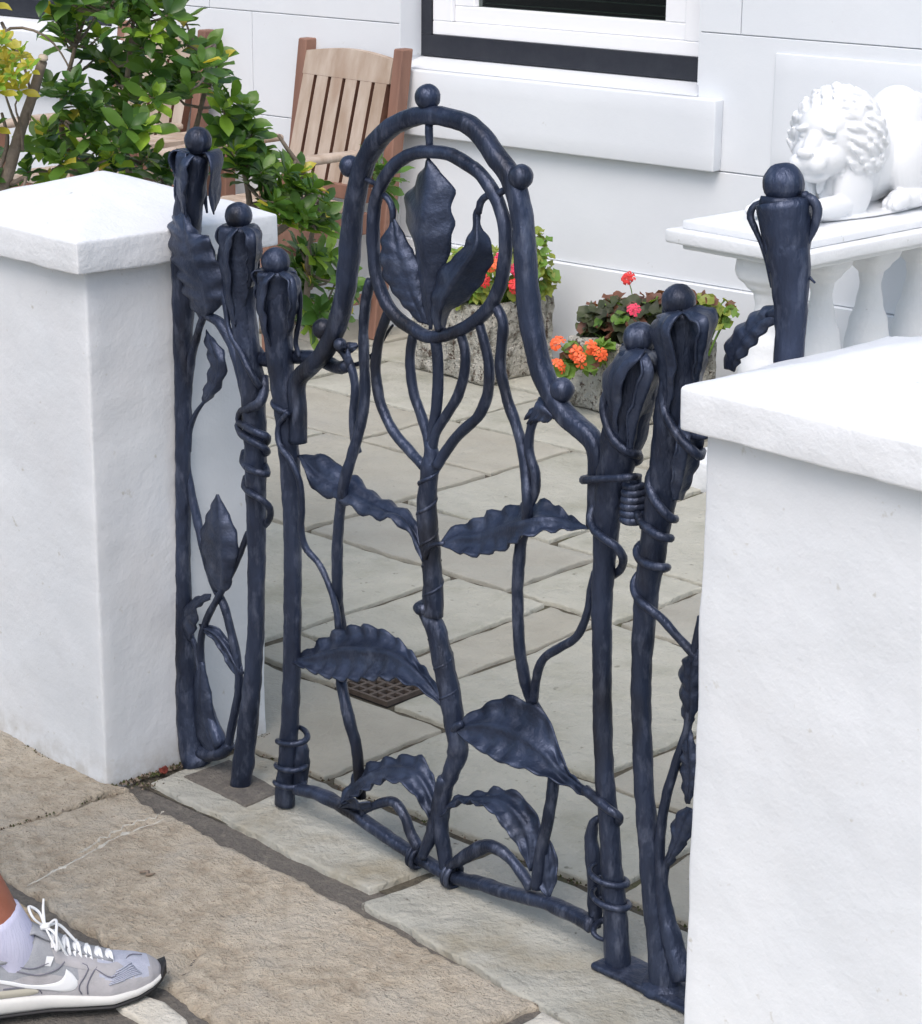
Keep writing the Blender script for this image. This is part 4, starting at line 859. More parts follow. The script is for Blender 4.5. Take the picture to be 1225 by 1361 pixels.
# ---------------- the swinging gate
gate = thing('garden_gate', 'blue-black wrought iron garden gate with arched top, oval ring and curling iron leaves', 'gate', (0, 0, 0))
H_P = [(-0.0006,0,0.9106),(0.0024,0,0.8836),(0.0051,0,0.842),(0.0058,0,0.7937),(0.0102,0,0.7457),(0.0185,0,0.6981),(0.0262,0,0.6254),(0.0315,0,0.5262),(0.0312,0,0.4243),(0.0264,0,0.2932),(0.0201,0,0.1855),(0.0123,0,0.1024),(0.0051,0,0.0456),(0.0001,0,0.0056)]
H_R = [.023, .0235, .0215, .0185, .017, .0155, .0150, .0148, .0148, .0148, .0150, .0155, .0165, .0172]
post(gate, H_P, H_R); ball([(-0.0002,0,0.9274)][0], .0228, gate)
L_P = [(0.7667,0,0.9159),(0.7613,0,0.882),(0.7533,0,0.8442),(0.7427,0,0.8002),(0.7331,0,0.7611),(0.7222,0,0.716),(0.7157,0,0.6605),(0.7124,0,0.594),(0.7123,0,0.5162),(0.7151,0,0.4382),(0.7193,0,0.3595),(0.7265,0,0.2808),(0.7363,0,0.2138),(0.7465,0,0.1346),(0.755,0,0.0659),(0.7634,0,0.0014)]
L_R = [.028, .032, .030, .0245, .019, .0165, .0152, .0142, .0138, .0138, .014, .0145, .0152, .0165, .0175, .020]
post(gate, L_P, L_R); ball([(0.7659,0,0.9342)][0], .0228, gate)
# arch strap
A_P = [(0.0491,0,0.645),(0.0501,0,0.6919),(0.0472,0,0.728),(0.0532,0,0.7498),(0.0812,0,0.773),(0.1179,0,0.8058),(0.1452,0,0.847),(0.1652,0,0.9027),(0.1744,0,0.9502),(0.1838,0,1.0198),(0.1979,0,1.0722),(0.2151,0,1.1098),(0.2387,0,1.1388),(0.2701,0,1.1628),(0.309,0,1.1796),(0.3504,0,1.189),(0.3941,0,1.189),(0.4326,0,1.1844),(0.4631,0,1.1687),(0.4874,0,1.1473),(0.5086,0,1.1299),(0.5252,0,1.11),(0.5375,0,1.0844),(0.5457,0,1.0458),(0.5511,0,1.0045),(0.5567,0,0.9523),(0.5665,0,0.9112),(0.5824,0,0.8657),(0.6023,0,0.8316),(0.6308,0,0.8047),(0.66,0,0.7911),(0.6832,0,0.7797),(0.6937,0,0.7636),(0.6952,0,0.7209),(0.6924,0,0.6769),(0.6903,0,0.6545)]
g = tube_geo(A_P, [.0130, .0132, .0132, .0138, .0145, .0148, .0142, .0138, .0134, .0134, .0136, .014, .0144, .0148, .0150, .0146, .0140, .012, .009], seg=16, sq=3.2, flat=.98, wob=.045, step=.008, ref=(0, 1, 0))
new_obj('arch', *g, 'iron', gate)
for (c, r) in (([(0.3487,0,1.2142)][0], .0186), ([(0.1794,0,1.0969)][0], .0165), ([(0.5382,0,1.1229)][0], .0178), ([(0.6254,0,0.8381)][0], .0172), ([(0.113,0,0.8393)][0], .0165)): ball(c, r, gate)
R_P = [(0.3554,0,1.1382),(0.3946,0,1.1382),(0.4302,0,1.1294),(0.4609,0,1.1161),(0.4838,0,1.0956),(0.4977,0,1.0763),(0.5086,0,1.0514),(0.5106,0,1.0252),(0.5081,0,0.9983),(0.5011,0,0.9673),(0.482,0,0.9352),(0.4516,0,0.9075),(0.4096,0,0.884),(0.3569,0,0.8674),(0.3177,0,0.8732),(0.2829,0,0.8857),(0.2561,0,0.9076),(0.2377,0,0.9412),(0.2311,0,0.981),(0.2314,0,1.026),(0.2383,0,1.0581),(0.2584,0,1.0904),(0.2847,0,1.1143),(0.3203,0,1.1312)]
g = tube_geo(R_P, .0098, seg=12, sq=2.3, wob=.05, step=.008, closed=True, ref=(0, 1, 0)); new_obj('ring', *g, 'iron', gate)
def rod(P, r, name='rod', **k): return tube(name, P, r, parent=gate, seg=10, wob=.07, step=.008, **k)
rod([(0.352,0,1.1763),(0.3521,0,1.1625),(0.3538,0,1.1434)], .0058)
rod([(0.2065,0,1.0833),(0.225,0,1.0799),(0.2434,0,1.0765)], .0045); rod([(0.4839,0,1.0904),(0.4973,0,1.0962),(0.515,0,1.1046)], .0050)
# rods below the ring
rod([(0.2212,0.004,0.9314),(0.209,0.004,0.8974),(0.2012,0.006,0.8496),(0.2049,0.004,0.8038),(0.2086,0.002,0.7555),(0.2041,-0.002,0.7103),(0.1918,-0.01,0.6555),(0.1782,-0.014,0.6112),(0.1599,-0.008,0.5633),(0.1425,0,0.492),(0.1273,0.012,0.4076),(0.1013,0.04,0.3454),(0.1087,0.038,0.2986),(0.1343,0.014,0.2613),(0.1667,0,0.211),(0.1801,0.004,0.1671),(0.1778,0.012,0.1116),(0.1784,0.016,0.0708)], [.0078, .0084, .0088, .0086, .0092, .0098, .0098, .0092])
rod([(0.1289,0.012,0.8129),(0.1536,0.006,0.8087),(0.1751,0.004,0.7868),(0.1836,0.004,0.7528),(0.178,0.004,0.7161),(0.1817,0.002,0.6861),(0.1926,0,0.6574)], [.0062, .0068, .0070, .0068])
rod([(0.2628,0.003,0.8923),(0.2475,0.003,0.8623),(0.2354,0.003,0.8268),(0.2318,0.003,0.7913),(0.2448,0.002,0.7435),(0.2748,0.001,0.7085),(0.313,0,0.6848),(0.3474,-0.004,0.6694)], [.0072, .0080, .0082, .0082])
rod([(0.3171,0.002,0.8649),(0.3106,0.002,0.8342),(0.3123,0.002,0.8002),(0.3223,0.002,0.7675),(0.3401,0.001,0.7377),(0.3528,0,0.7104),(0.3562,0,0.6914)], [.0072, .0078, .0080, .0075])
rod([(0.4185,0.002,0.883),(0.4283,0.002,0.8547),(0.4271,0.002,0.8266),(0.4148,0.002,0.7907),(0.3905,0.001,0.7556),(0.3691,0,0.7252),(0.3595,0,0.6944)], [.0072, .0078, .0080, .0075])
rod([(0.4547,0.003,0.9054),(0.4691,0.003,0.8726),(0.4773,0.003,0.841),(0.4748,0.003,0.8051),(0.4577,0.002,0.7674),(0.4212,0.001,0.7355),(0.3937,0,0.7049),(0.3743,-0.003,0.6749)], [.0072, .0080, .0084, .0084])
rod([(0.4839,0.004,0.9382),(0.5026,0.004,0.913),(0.5003,0.004,0.8756),(0.5003,0.003,0.8451),(0.5143,0.002,0.8061),(0.5358,0.001,0.7684),(0.5512,0,0.7341),(0.5656,-0.006,0.6939),(0.5738,-0.012,0.6635),(0.5649,-0.004,0.6374),(0.547,0.004,0.6021),(0.5464,0.002,0.5842),(0.5448,0,0.535),(0.5459,0,0.4833),(0.55,0,0.4378),(0.5519,0.01,0.3887),(0.5432,0.034,0.3441),(0.565,0.038,0.3136),(0.5941,0.03,0.2769),(0.6165,0.008,0.2425),(0.6164,0,0.1909),(0.6038,0,0.138),(0.5946,0,0.067)], [.0078, .0080, .0080, .0084, .0088, .0090, .0088, .0088, .0090, .0092, .0095, .010])
rod([(0.5916,0.004,0.8116),(0.5762,0.002,0.796),(0.564,0,0.7643),(0.5632,0,0.7366),(0.5778,-0.002,0.7091),(0.5794,-0.003,0.6852),(0.5709,-0.006,0.6594)], [.0066, .0070, .0074, .0074])
rod([(0.6991,-0.004,0.5915),(0.6891,0,0.5604),(0.683,0,0.5252),(0.6652,0,0.4866),(0.6289,0,0.4573),(0.5993,0,0.4329),(0.5786,0.008,0.3969),(0.5557,0.026,0.3476)], [.0050, .0062, .0066, .0066, .0068], name='vine')
rod([(0.0504,-0.02,0.6979),(0.0254,-0.02,0.6709),(0.0315,-0.024,0.6433),(0.0597,-0.026,0.6249),(0.0783,-0.022,0.5911),(0.0782,-0.018,0.5468),(0.0683,-0.012,0.5083),(0.0717,-0.006,0.4763),(0.0977,0,0.4535),(0.1232,0,0.4219),(0.1393,0,0.3856),(0.1444,0,0.3577)], [.0045, .0052, .0056, .0056, .0056], name='vine')
# twisted bar above the stem
g = tube_geo([(0.3666,0,0.869),(0.3716,0,0.8451),(0.3734,0,0.8059),(0.3705,0,0.7656),(0.3641,0,0.7357),(0.3578,0,0.6941)], [.0085, .0082, .0085, .0078, .0070], seg=12, sq=4.5, flat=.62, twist=.34, step=.005, wob=.03); new_obj('twisted_bar', *g, 'iron', gate)
# central stem with wrapped bark ridges
S_P = [(0.3561,0,0.7099),(0.3595,0,0.6898),(0.3563,0,0.6647),(0.3499,0,0.6224),(0.3518,0,0.5756),(0.3604,0,0.5302),(0.364,0,0.4892),(0.3658,0,0.4596),(0.366,0,0.438)]
tube('stem', S_P, [.008, .0145, .0140, .0148, .0158, .0155, .0150, .0160, .0165], parent=gate, seg=16, step=.008, wob=.07)
S2 = [(0.3457,0,0.4472),(0.3677,0,0.4239),(0.3813,0,0.3912),(0.3916,0,0.3576),(0.4037,0,0.3182),(0.4106,0,0.2896),(0.4193,0,0.2503)]
tube('stem', S2, [.0135, .0160, .0165, .0165, .0168, .0165, .0145], parent=gate, seg=16, step=.008, wob=.07)
V_, F_ = sphere_geo([(0.3484,-0.004,0.4464)][0], .0165, sz=.72, wob=.1); new_obj('bud', V_, F_, 'iron', gate)
S3 = [(0.4107,0,0.2835),(0.4196,-0.002,0.2658),(0.4211,0,0.2373),(0.4098,0,0.2001),(0.3949,0,0.1664),(0.3867,0,0.1258),(0.3853,0,0.0871),(0.3892,0.003,0.0554),(0.3963,0.003,0.0219)]
tube('stem', S3, [.0125, .0155, .0140, .0120, .0135, .0125, .0115], parent=gate, seg=14, step=.008, wob=.12)
tube('stem', [(0.3987,-0.01,0.1844),(0.3857,-0.004,0.1457),(0.3757,-0.004,0.1042),(0.3665,-0.008,0.0664),(0.3558,-0.014,0.0363)], [.0085, .0105, .011, .010, .008], parent=gate, seg=10, step=.008, wob=.12)
def helix_on(P, r_off, z0, z1, turns, rr, a0, name='wrap', par=None, post_r=.015):
    f = path_at(P); return helix(name, lambda z: (*f(z), post_r), r_off, z0, z1, turns, rr, par or gate, a0)
def zz(p): return p[0][2]
helix_on(S_P, -.0008, zz([(0.3554,0,0.523)]), zz([(0.3546,0,0.6795)]), 3.2, .0032, 1.0, 'ridge', post_r=.0145)
helix_on(S_P, -.0012, zz([(0.3642,0,0.4544)]), zz([(0.3638,0,0.5191)]), 1.4, .0030, 2.0, 'ridge', post_r=.0155)
helix_on(S2, -.001, zz([(0.4089,0,0.2891)]), zz([(0.3813,0,0.4033)]), 2.6, .0030, 0.4, 'ridge', post_r=.0160)
# stub bars tied to the posts
tube('stub', [(0.0277,0.012,0.1241),(0.0351,0.012,0.1061),(0.0305,0.012,0.0708),(0.0268,0.008,0.0394)], [.010, .014, .0125, .010], parent=gate, seg=12, step=.008, wob=.15)
tube('stub', [(0.7076,0.01,0.2175),(0.6976,0.01,0.2057),(0.6938,0.01,0.1842),(0.6961,0.01,0.1611),(0.702,0.01,0.1211),(0.7049,0.01,0.0798),(0.7084,0.006,0.0436)], [.004, .0105, .0115, .0105, .0115, .010], parent=gate, seg=12, step=.008, wob=.15)
# bottom bar
g = tube_geo([(0.038,-0.006,0.0459),(0.0945,-0.006,0.0564),(0.1528,-0.004,0.0538),(0.2191,-0.002,0.0424),(0.291,0,0.0297),(0.3563,0,0.0228),(0.4115,0,0.0194),(0.4721,0,0.0298),(0.5392,0,0.038),(0.6045,0,0.0496),(0.662,0,0.0526),(0.7126,-0.002,0.0517)], [.0095, .0115, .0112, .0110, .0110, .0108, .011, .0112, .0115, .0115, .012, .0125], seg=14, sq=3, flat=.9, wob=.07, step=.008, ref=(0, 1, 0)); new_obj('bottom_bar', *g, 'iron', gate)
def tie(c, tilt, R=.0165, n=2, rr=.0048, ax=(1, 0, .0)):
    c = Vector(c); X = Vector(ax).normalized()
    Yv = Vector((0, 1, 0)); Z = X.cross(Yv)
    P = [c + X * (.008 * n * (i / (n * 14) - .5)) + (Yv * cos(2 * pi * i / 14) + Z * sin(2 * pi * i / 14) * 1.08) * R for i in range(n * 14 + 1)]
    return tube('tie', P, [rr * .7, rr, rr, rr * .7], parent=gate, seg=8, step=.005, wob=.12)
tie([(0.33,0,0.0252)][0], 0, ax=(1, 0, -.25)); tie([(0.4115,0,0.0219)][0], 0, ax=(1, 0, -.18), R=.0175)
# hinge and lash wraps round both posts
def lash(P, pr, z, a0, turns=1.3, rr=.0052, dz=.012, dx=0, stretch=1.0, par=None, name='wrap'):
    f = path_at(P); n = int(turns * 20); Q = []
    for i in range(n + 1):
        t = i / n; x, y = f(z); a = a0 + 2 * pi * turns * t
        Q.append((x + dx + cos(a) * (pr + rr * .7) * stretch, y + sin(a) * (pr + rr * .7) , z + dz * (t - .5)))
    return tube(name, Q, [rr * .6, rr, rr, rr, rr * .6], parent=par or gate, seg=8, step=.005, wob=.1)
lash(H_P, .017, zz([(0.0296,0,0.6941)]), CAMA - 1.9, .62, .0050, -.024, .003, 1.25)
for y_, a, dz in ((978, CAMA - 2.2, .026), (1012, CAMA - 2.0, .014), (1036, CAMA - 1.8, .014)):
    lash(H_P, .0175, {978: zz([(0.017,0,0.1336)]), 1012: zz([(0.0158,0,0.0845)]), 1036: zz([(0.0151,0,0.053)])}[y_], a, .85, .0050, dz, .008, 1.45)
for zt, dz, a in ((zz([(0.7406,0,0.1349)]), -.022, CAMA - 2.6), (zz([(0.7449,0,0.1005)]), -.018, CAMA - 2.4)):
    lash(L_P, .019, zt, a, 1.0, .0050, dz, -.008, 1.35)
lash(L_P, .015, zz([(0.7166,0,0.0573)]), 0, .9, .0045, -.03, -.022, .75)

# vine winding down the latch post (front pass, then round the back)
rod([(0.7522,-0.024,0.8781),(0.7292,-0.022,0.8569),(0.7282,-0.026,0.8334),(0.7411,-0.03,0.8105),(0.761,-0.03,0.7915),(0.7759,-0.022,0.7826),(0.7751,-0.006,0.7774),(0.7648,0.006,0.7645),(0.7424,0.016,0.7516)], [.0052, .0062, .0062, .0066, .0062, .005], name='vine')
rod([(0.6977,-0.006,0.688),(0.6972,-0.014,0.6722),(0.7114,-0.021,0.6595),(0.7351,-0.025,0.653),(0.7532,-0.02,0.6444),(0.7536,-0.006,0.6252),(0.7355,0.01,0.6019),(0.7146,0.018,0.5849)], [.0052, .0060, .0062, .0062, .0056], name='vine')
# latch hoop slung round the latch post

# top cloaks of the posts
hc = [(-0.0008,0,0.9059)][0]; r0 = .024
tongue(gate, hc, .026, hc[2] + .001, .080, CAMA - .05, .95, .004, .017, .0012, 2, 1, pinch=.35)
tongue(gate, hc, .026, hc[2] + .002, .055, CAMA + 2.0, .75, .010, .022, .003, 2.5, 2, pinch=.5)
tongue(gate, hc, .026, hc[2] + .002, .060, CAMA - 2.1, .70, .008, .020, .003, 2.5, 3, pinch=.5)
def cloak(par, A, Mi, B, seed, **k): return rail_leaf('petal', A, Mi, B, par, n=34, m=6, ruf=.0022, waves=3, camber=.003, seed=seed, th=.0034, **k)
cloak(gate, [(-0.0144,-0.004,0.9091),(-0.033,-0.006,0.8946),(-0.037,-0.008,0.8666),(-0.0286,-0.008,0.8316),(-0.0088,-0.008,0.7948)], [(0.013,-0.02,0.9152),(0.0065,-0.03,0.9025),(0.0008,-0.032,0.8745),(0.0047,-0.03,0.8378),(0.0105,-0.022,0.799)], [(0.0316,-0.026,0.9164),(0.027,-0.036,0.904),(0.017,-0.036,0.8764),(0.0147,-0.032,0.8385),(0.0124,-0.022,0.7981)], 86)
cloak(gate, [(0.023,-0.004,0.9158),(0.0487,0.002,0.9129),(0.0531,0.004,0.892),(0.0451,0.004,0.8574),(0.0318,0.002,0.8171)], [(0.039,-0.02,0.919),(0.0718,-0.026,0.9153),(0.0786,-0.026,0.8952),(0.0718,-0.024,0.8632),(0.0526,-0.018,0.8224)], [(0.039,-0.026,0.9175),(0.0705,-0.034,0.9115),(0.0774,-0.034,0.8926),(0.07,-0.03,0.8626),(0.0532,-0.02,0.8216)], 87)
tendril(gate, [(-0.028,-0.01,0.8959),(-0.0326,-0.01,0.8675),(-0.0261,-0.01,0.8323),(-0.0075,-0.012,0.7993)]); tendril(gate, [(0.0315,0.01,0.9093),(0.0458,0.01,0.8889),(0.0474,0.008,0.8476),(0.0372,0.008,0.8039),(0.0436,0.01,0.7805)], (.003, .004, .0045, .004))
lc = [(0.7668,0,0.9139)][0]
cloak(gate, [(0.7592,-0.004,0.9224),(0.7318,-0.006,0.9046),(0.7144,-0.01,0.8783),(0.7156,-0.01,0.8461),(0.7265,-0.01,0.8145),(0.7318,-0.01,0.7839)], [(0.7817,-0.02,0.9257),(0.7779,-0.036,0.9173),(0.7646,-0.044,0.8959),(0.7571,-0.042,0.8654),(0.755,-0.034,0.8327),(0.7455,-0.022,0.7869)], [(0.8004,-0.026,0.9278),(0.8029,-0.04,0.9183),(0.7884,-0.044,0.9042),(0.7782,-0.042,0.8796),(0.7643,-0.034,0.8386),(0.7515,-0.024,0.7884)], 81)
cloak(gate, [(0.7798,-0.006,0.9242),(0.7961,0,0.9169),(0.8032,0.002,0.8975),(0.7902,0.002,0.8581),(0.7757,0.002,0.8179),(0.7597,0.002,0.7769)], [(0.7916,-0.022,0.9257),(0.8115,-0.032,0.9185),(0.8194,-0.034,0.9001),(0.8033,-0.032,0.8622),(0.786,-0.026,0.8229),(0.7741,-0.02,0.7819)], [(0.7961,-0.03,0.9267),(0.8061,-0.042,0.9151),(0.8087,-0.044,0.8977),(0.7919,-0.04,0.8614),(0.7753,-0.032,0.8218),(0.7723,-0.024,0.7802)], 82)
tongue(gate, lc, .026, lc[2], .130, CAMA + 2.9, .9, .006, .020, .003, 1.6, 6, pinch=.4, dx=-.022)
# leaves inside the ring
rail_leaf('leaf', [(0.3485,0.002,1.1287),(0.2973,0.03,1.0887),(0.2563,0.045,1.0589),(0.2463,0.048,1.0394),(0.2563,0.045,1.0242),(0.2735,0.04,1.0023),(0.2906,0.032,0.9741),(0.3295,0.01,0.9322),(0.3595,0.002,0.881)], [(0.3507,0,1.1291),(0.3597,-0.014,1.0907),(0.3622,-0.022,1.0541),(0.363,-0.024,1.0132),(0.3614,-0.018,0.9629),(0.3536,0,0.878)], [(0.3485,0.002,1.1287),(0.3734,0.004,1.1098),(0.398,0.006,1.09),(0.3951,0.006,1.0703),(0.3986,0.006,1.0329),(0.3901,0.004,0.9939),(0.3736,0.002,0.94),(0.3579,0.002,0.8785)], gate, ruf=.0035, waves=6, camber=.003, seed=1)
rail_leaf('leaf', [(0.3724,-0.004,0.8795),(0.3631,-0.006,0.9129),(0.3709,-0.006,0.9473),(0.3814,-0.004,0.9717),(0.4028,-0.002,0.9888),(0.4254,0,1.0113),(0.4421,0,1.0372),(0.4464,0,1.0624),(0.4569,0,1.0765)], [(0.3853,-0.01,0.8825),(0.3983,-0.018,0.9201),(0.4212,-0.022,0.956),(0.4467,-0.02,0.9898),(0.4646,-0.014,1.0195),(0.459,-0.006,1.0455),(0.4546,-0.002,1.0636),(0.4584,0,1.0767)], [(0.3815,0.004,0.8799),(0.3876,0.01,0.909),(0.419,0.016,0.9308),(0.4536,0.018,0.9708),(0.4725,0.014,1.0086),(0.4646,0.008,1.0307),(0.4563,0.004,1.044),(0.4566,0.002,1.0613),(0.4615,0,1.077)], gate, ruf=.003, waves=6, camber=.002, seed=2)
tube('leaf_stem', [(0.4556,0,1.0614),(0.4584,0,1.0767),(0.4674,0,1.0862),(0.4794,0,1.0909)], [.0045, .0055, .0055, .005], parent=gate, seg=8)
rail_leaf('leaf', [(0.2698,0,1.031),(0.2709,-0.004,1.0171),(0.2593,-0.01,1.0007),(0.2649,-0.012,0.9871),(0.2604,-0.014,0.9733),(0.267,-0.014,0.9597),(0.2647,-0.012,0.9467),(0.2758,-0.01,0.9346),(0.2912,-0.006,0.9161),(0.3308,0,0.8855)], [(0.2731,0,1.0336),(0.2825,-0.004,1.0109),(0.2935,-0.008,0.9851),(0.3067,-0.008,0.9591),(0.3209,-0.006,0.9297),(0.3438,0,0.8854)], [(0.2764,0,1.034),(0.2901,0.004,1.0154),(0.2994,0.006,1.0009),(0.3119,0.008,0.9846),(0.3234,0.008,0.9706),(0.3338,0.006,0.9401),(0.3498,0.002,0.8839)], gate, ruf=.0018, waves=7, camber=.003, seed=3)
tube('leaf_stem', [(0.255,0,1.0635),(0.2682,0,1.0552),(0.2748,0,1.0405),(0.2731,0,1.0247)], [.005, .0052, .005, .004], parent=gate, seg=8)
# leaves on the stem
rail_leaf('leaf', [(0.0384,0.01,0.6186),(0.0667,0.016,0.6259),(0.1062,0.02,0.6272),(0.1346,0.022,0.6143),(0.1687,0.022,0.6082),(0.1935,0.022,0.5941),(0.2239,0.02,0.5891),(0.2557,0.018,0.5857),(0.2927,0.014,0.5817),(0.3269,0.006,0.5721),(0.342,0,0.534)], [(0.0432,0.006,0.6203),(0.0905,0.002,0.6038),(0.1293,0,0.5978),(0.1666,0.002,0.5934),(0.2074,0.002,0.5841),(0.2511,0.002,0.5783),(0.2962,0,0.5746),(0.3317,-0.006,0.5579),(0.3551,-0.012,0.5291)], [(0.0481,0.002,0.6209),(0.079,-0.01,0.6037),(0.0982,-0.014,0.5839),(0.1297,-0.016,0.5778),(0.1718,-0.018,0.5778),(0.2114,-0.02,0.5726),(0.2429,-0.02,0.5689),(0.2758,-0.02,0.5741),(0.306,-0.018,0.5723),(0.3292,-0.016,0.5606),(0.3421,-0.014,0.5407),(0.3578,-0.016,0.5235)], gate, ruf=.0045, waves=8, camber=-.006, seed=4)
rail_leaf('leaf', [(0.3908,-0.01,0.5598),(0.3954,0.004,0.5802),(0.4133,0.01,0.5925),(0.438,0.014,0.6032),(0.4639,0.018,0.6211),(0.4916,0.02,0.6316),(0.5234,0.022,0.6464),(0.5564,0.024,0.6556),(0.5789,0.024,0.6629),(0.6019,0.022,0.6595),(0.6345,0.016,0.6537),(0.6791,0.006,0.6485)], [(0.393,-0.012,0.5596),(0.425,-0.004,0.5772),(0.4608,0,0.5872),(0.502,-0.002,0.6065),(0.5578,-0.012,0.6318),(0.5913,-0.008,0.6454),(0.6167,0.004,0.6477),(0.6509,0.002,0.6494),(0.6828,0.002,0.6502)], [(0.3951,-0.014,0.5594),(0.4217,-0.016,0.5592),(0.448,-0.018,0.559),(0.4803,-0.02,0.565),(0.5038,-0.02,0.5753),(0.527,-0.02,0.5832),(0.5573,-0.026,0.6042),(0.5872,-0.026,0.6226),(0.61,-0.016,0.6314),(0.6398,-0.012,0.6409),(0.6631,-0.006,0.6462),(0.6847,0,0.6499)], gate, ruf=.0042, waves=9, camber=.005, seed=5)
tube('leaf_stem', [(0.3639,-0.014,0.5317),(0.3693,-0.016,0.5477),(0.382,-0.014,0.5574),(0.4011,-0.012,0.5639)], [.004, .0045, .004, .003], parent=gate, seg=8)
rail_leaf('leaf', [(0.0112,0.004,0.2656),(0.0372,0.018,0.2838),(0.0755,0.028,0.3167),(0.1068,0.032,0.3372),(0.1472,0.034,0.3553),(0.1783,0.034,0.3636),(0.2108,0.034,0.3647),(0.2415,0.032,0.3635),(0.2671,0.028,0.3589),(0.3003,0.02,0.3514),(0.337,0.01,0.3419),(0.3768,0,0.3263)], [(0.0161,0,0.268),(0.0589,0,0.2839),(0.106,0.002,0.3044),(0.1485,0.004,0.3234),(0.1943,0.004,0.336),(0.2391,0.004,0.3459),(0.2819,0.002,0.3483),(0.321,-0.002,0.3405),(0.3562,-0.006,0.3293),(0.3943,-0.01,0.3096)], [(0.0215,-0.006,0.2697),(0.0698,-0.014,0.2736),(0.1148,-0.02,0.2763),(0.1623,-0.024,0.282),(0.2104,-0.026,0.2951),(0.2663,-0.028,0.3142),(0.3187,-0.028,0.3268),(0.3508,-0.026,0.3257),(0.3736,-0.022,0.319),(0.402,-0.014,0.3031)], gate, n=60, m=9, ruf=.0048, waves=10, camber=.009, seed=6)
rail_leaf('leaf', [(0.4205,-0.006,0.2696),(0.4336,0.008,0.2943),(0.4683,0.02,0.3209),(0.5037,0.026,0.3419),(0.5307,0.026,0.3426),(0.5636,0.026,0.3428),(0.5943,0.022,0.3293),(0.613,0.016,0.3082),(0.6351,0.008,0.289),(0.6596,0.002,0.2702),(0.6939,-0.004,0.2655),(0.7312,-0.012,0.2603)], [(0.4226,-0.008,0.2709),(0.461,-0.004,0.29),(0.4973,0,0.2988),(0.5351,0.002,0.3001),(0.5745,0.002,0.2955),(0.6078,0,0.2851),(0.641,-0.004,0.2731),(0.6722,-0.008,0.2679),(0.7031,-0.012,0.2627),(0.735,-0.016,0.2582)], [(0.4247,-0.01,0.2721),(0.4563,-0.018,0.2669),(0.5,-0.024,0.2628),(0.5489,-0.028,0.2614),(0.5911,-0.028,0.2665),(0.6292,-0.026,0.2663),(0.6648,-0.022,0.2649),(0.691,-0.018,0.2606),(0.713,-0.016,0.2555),(0.737,-0.018,0.2525)], gate, n=60, m=9, ruf=.0036, waves=8, camber=.007, seed=7)
tube('leaf_stem', [(0.7001,-0.012,0.2641),(0.7339,-0.018,0.2584),(0.7578,-0.02,0.2531),(0.7666,-0.012,0.2455),(0.7465,0.006,0.2225),(0.7202,0.016,0.2057)], [.008, .0075, .006, .006, .005], parent=gate, seg=9)
tube('leaf_stem', [(0.4139,-0.006,0.2615),(0.428,-0.01,0.278),(0.4411,-0.01,0.2869)], [.006, .007, .005], parent=gate, seg=8)
rail_leaf('leaf', [(0.1523,-0.01,0.0541),(0.1551,0.004,0.0854),(0.1849,0.014,0.1264),(0.2257,0.02,0.1521),(0.272,0.022,0.1714),(0.3107,0.022,0.1862),(0.3412,0.018,0.1728),(0.3638,0.01,0.1482),(0.38,0,0.1108)], [(0.1547,-0.012,0.0542),(0.1817,-0.006,0.0958),(0.2178,-0.002,0.1286),(0.2554,0,0.1506),(0.2981,0,0.1642),(0.3296,0,0.1642),(0.3544,-0.002,0.1499),(0.3722,-0.004,0.1285),(0.3831,-0.006,0.0997)], [(0.1594,-0.016,0.0557),(0.2016,-0.02,0.0921),(0.2369,-0.022,0.1174),(0.2788,-0.024,0.1446),(0.3177,-0.024,0.1534),(0.3468,-0.022,0.142),(0.3628,-0.016,0.1214),(0.3758,-0.012,0.0978),(0.384,-0.01,0.086)], gate, ruf=.0045, waves=8, camber=.006, seed=8)
rail_leaf('leaf_curl', [(0.1571,-0.014,0.0596),(0.189,-0.022,0.0833),(0.2208,-0.024,0.0892),(0.2372,-0.016,0.0922)], [(0.1528,-0.012,0.0535),(0.1856,-0.016,0.0671),(0.2175,-0.018,0.0745),(0.2362,-0.012,0.0828)], [(0.1537,-0.008,0.0459),(0.1775,-0.006,0.048),(0.2073,-0.006,0.0581),(0.227,-0.004,0.0694)], gate, ruf=.004, waves=3, camber=.004, seed=9, n=20, m=5)
rod([(0.2147,-0.006,0.0685),(0.2471,-0.004,0.0893),(0.2813,-0.004,0.1032),(0.3061,-0.004,0.0857),(0.3202,-0.004,0.062),(0.3379,-0.004,0.0422)], [.006, .008, .0085, .0085, .0095], name='leaf_stem')
rail_leaf('leaf', [(0.3847,-0.006,0.1168),(0.4106,0.006,0.1509),(0.4472,0.014,0.1681),(0.4953,0.018,0.1914),(0.5403,0.018,0.1952),(0.5668,0.014,0.1832),(0.5903,0.008,0.1734),(0.5995,0.004,0.1498),(0.5979,0,0.1224),(0.586,0,0.0936)], [(0.3885,-0.008,0.1174),(0.4241,-0.002,0.1553),(0.463,0.002,0.1695),(0.5049,0.004,0.1803),(0.5409,0.002,0.1757),(0.5655,0,0.1602),(0.5807,-0.002,0.1366),(0.5832,-0.004,0.1112),(0.5868,-0.004,0.0928)], [(0.3924,-0.01,0.1168),(0.4347,-0.012,0.1568),(0.4784,-0.016,0.1702),(0.5163,-0.018,0.1687),(0.5392,-0.018,0.1531),(0.5598,-0.016,0.1375),(0.5752,-0.012,0.1183),(0.5876,-0.008,0.0944)], gate, ruf=.0042, waves=8, camber=.006, seed=10)
rod([(0.4092,-0.006,0.0372),(0.4597,-0.008,0.0787),(0.4953,-0.006,0.1031),(0.5258,-0.004,0.1032),(0.5564,-0.002,0.0861),(0.5836,0,0.063)], [.0080, .0105, .0120, .0100, .0085, .0095], name='leaf_stem')
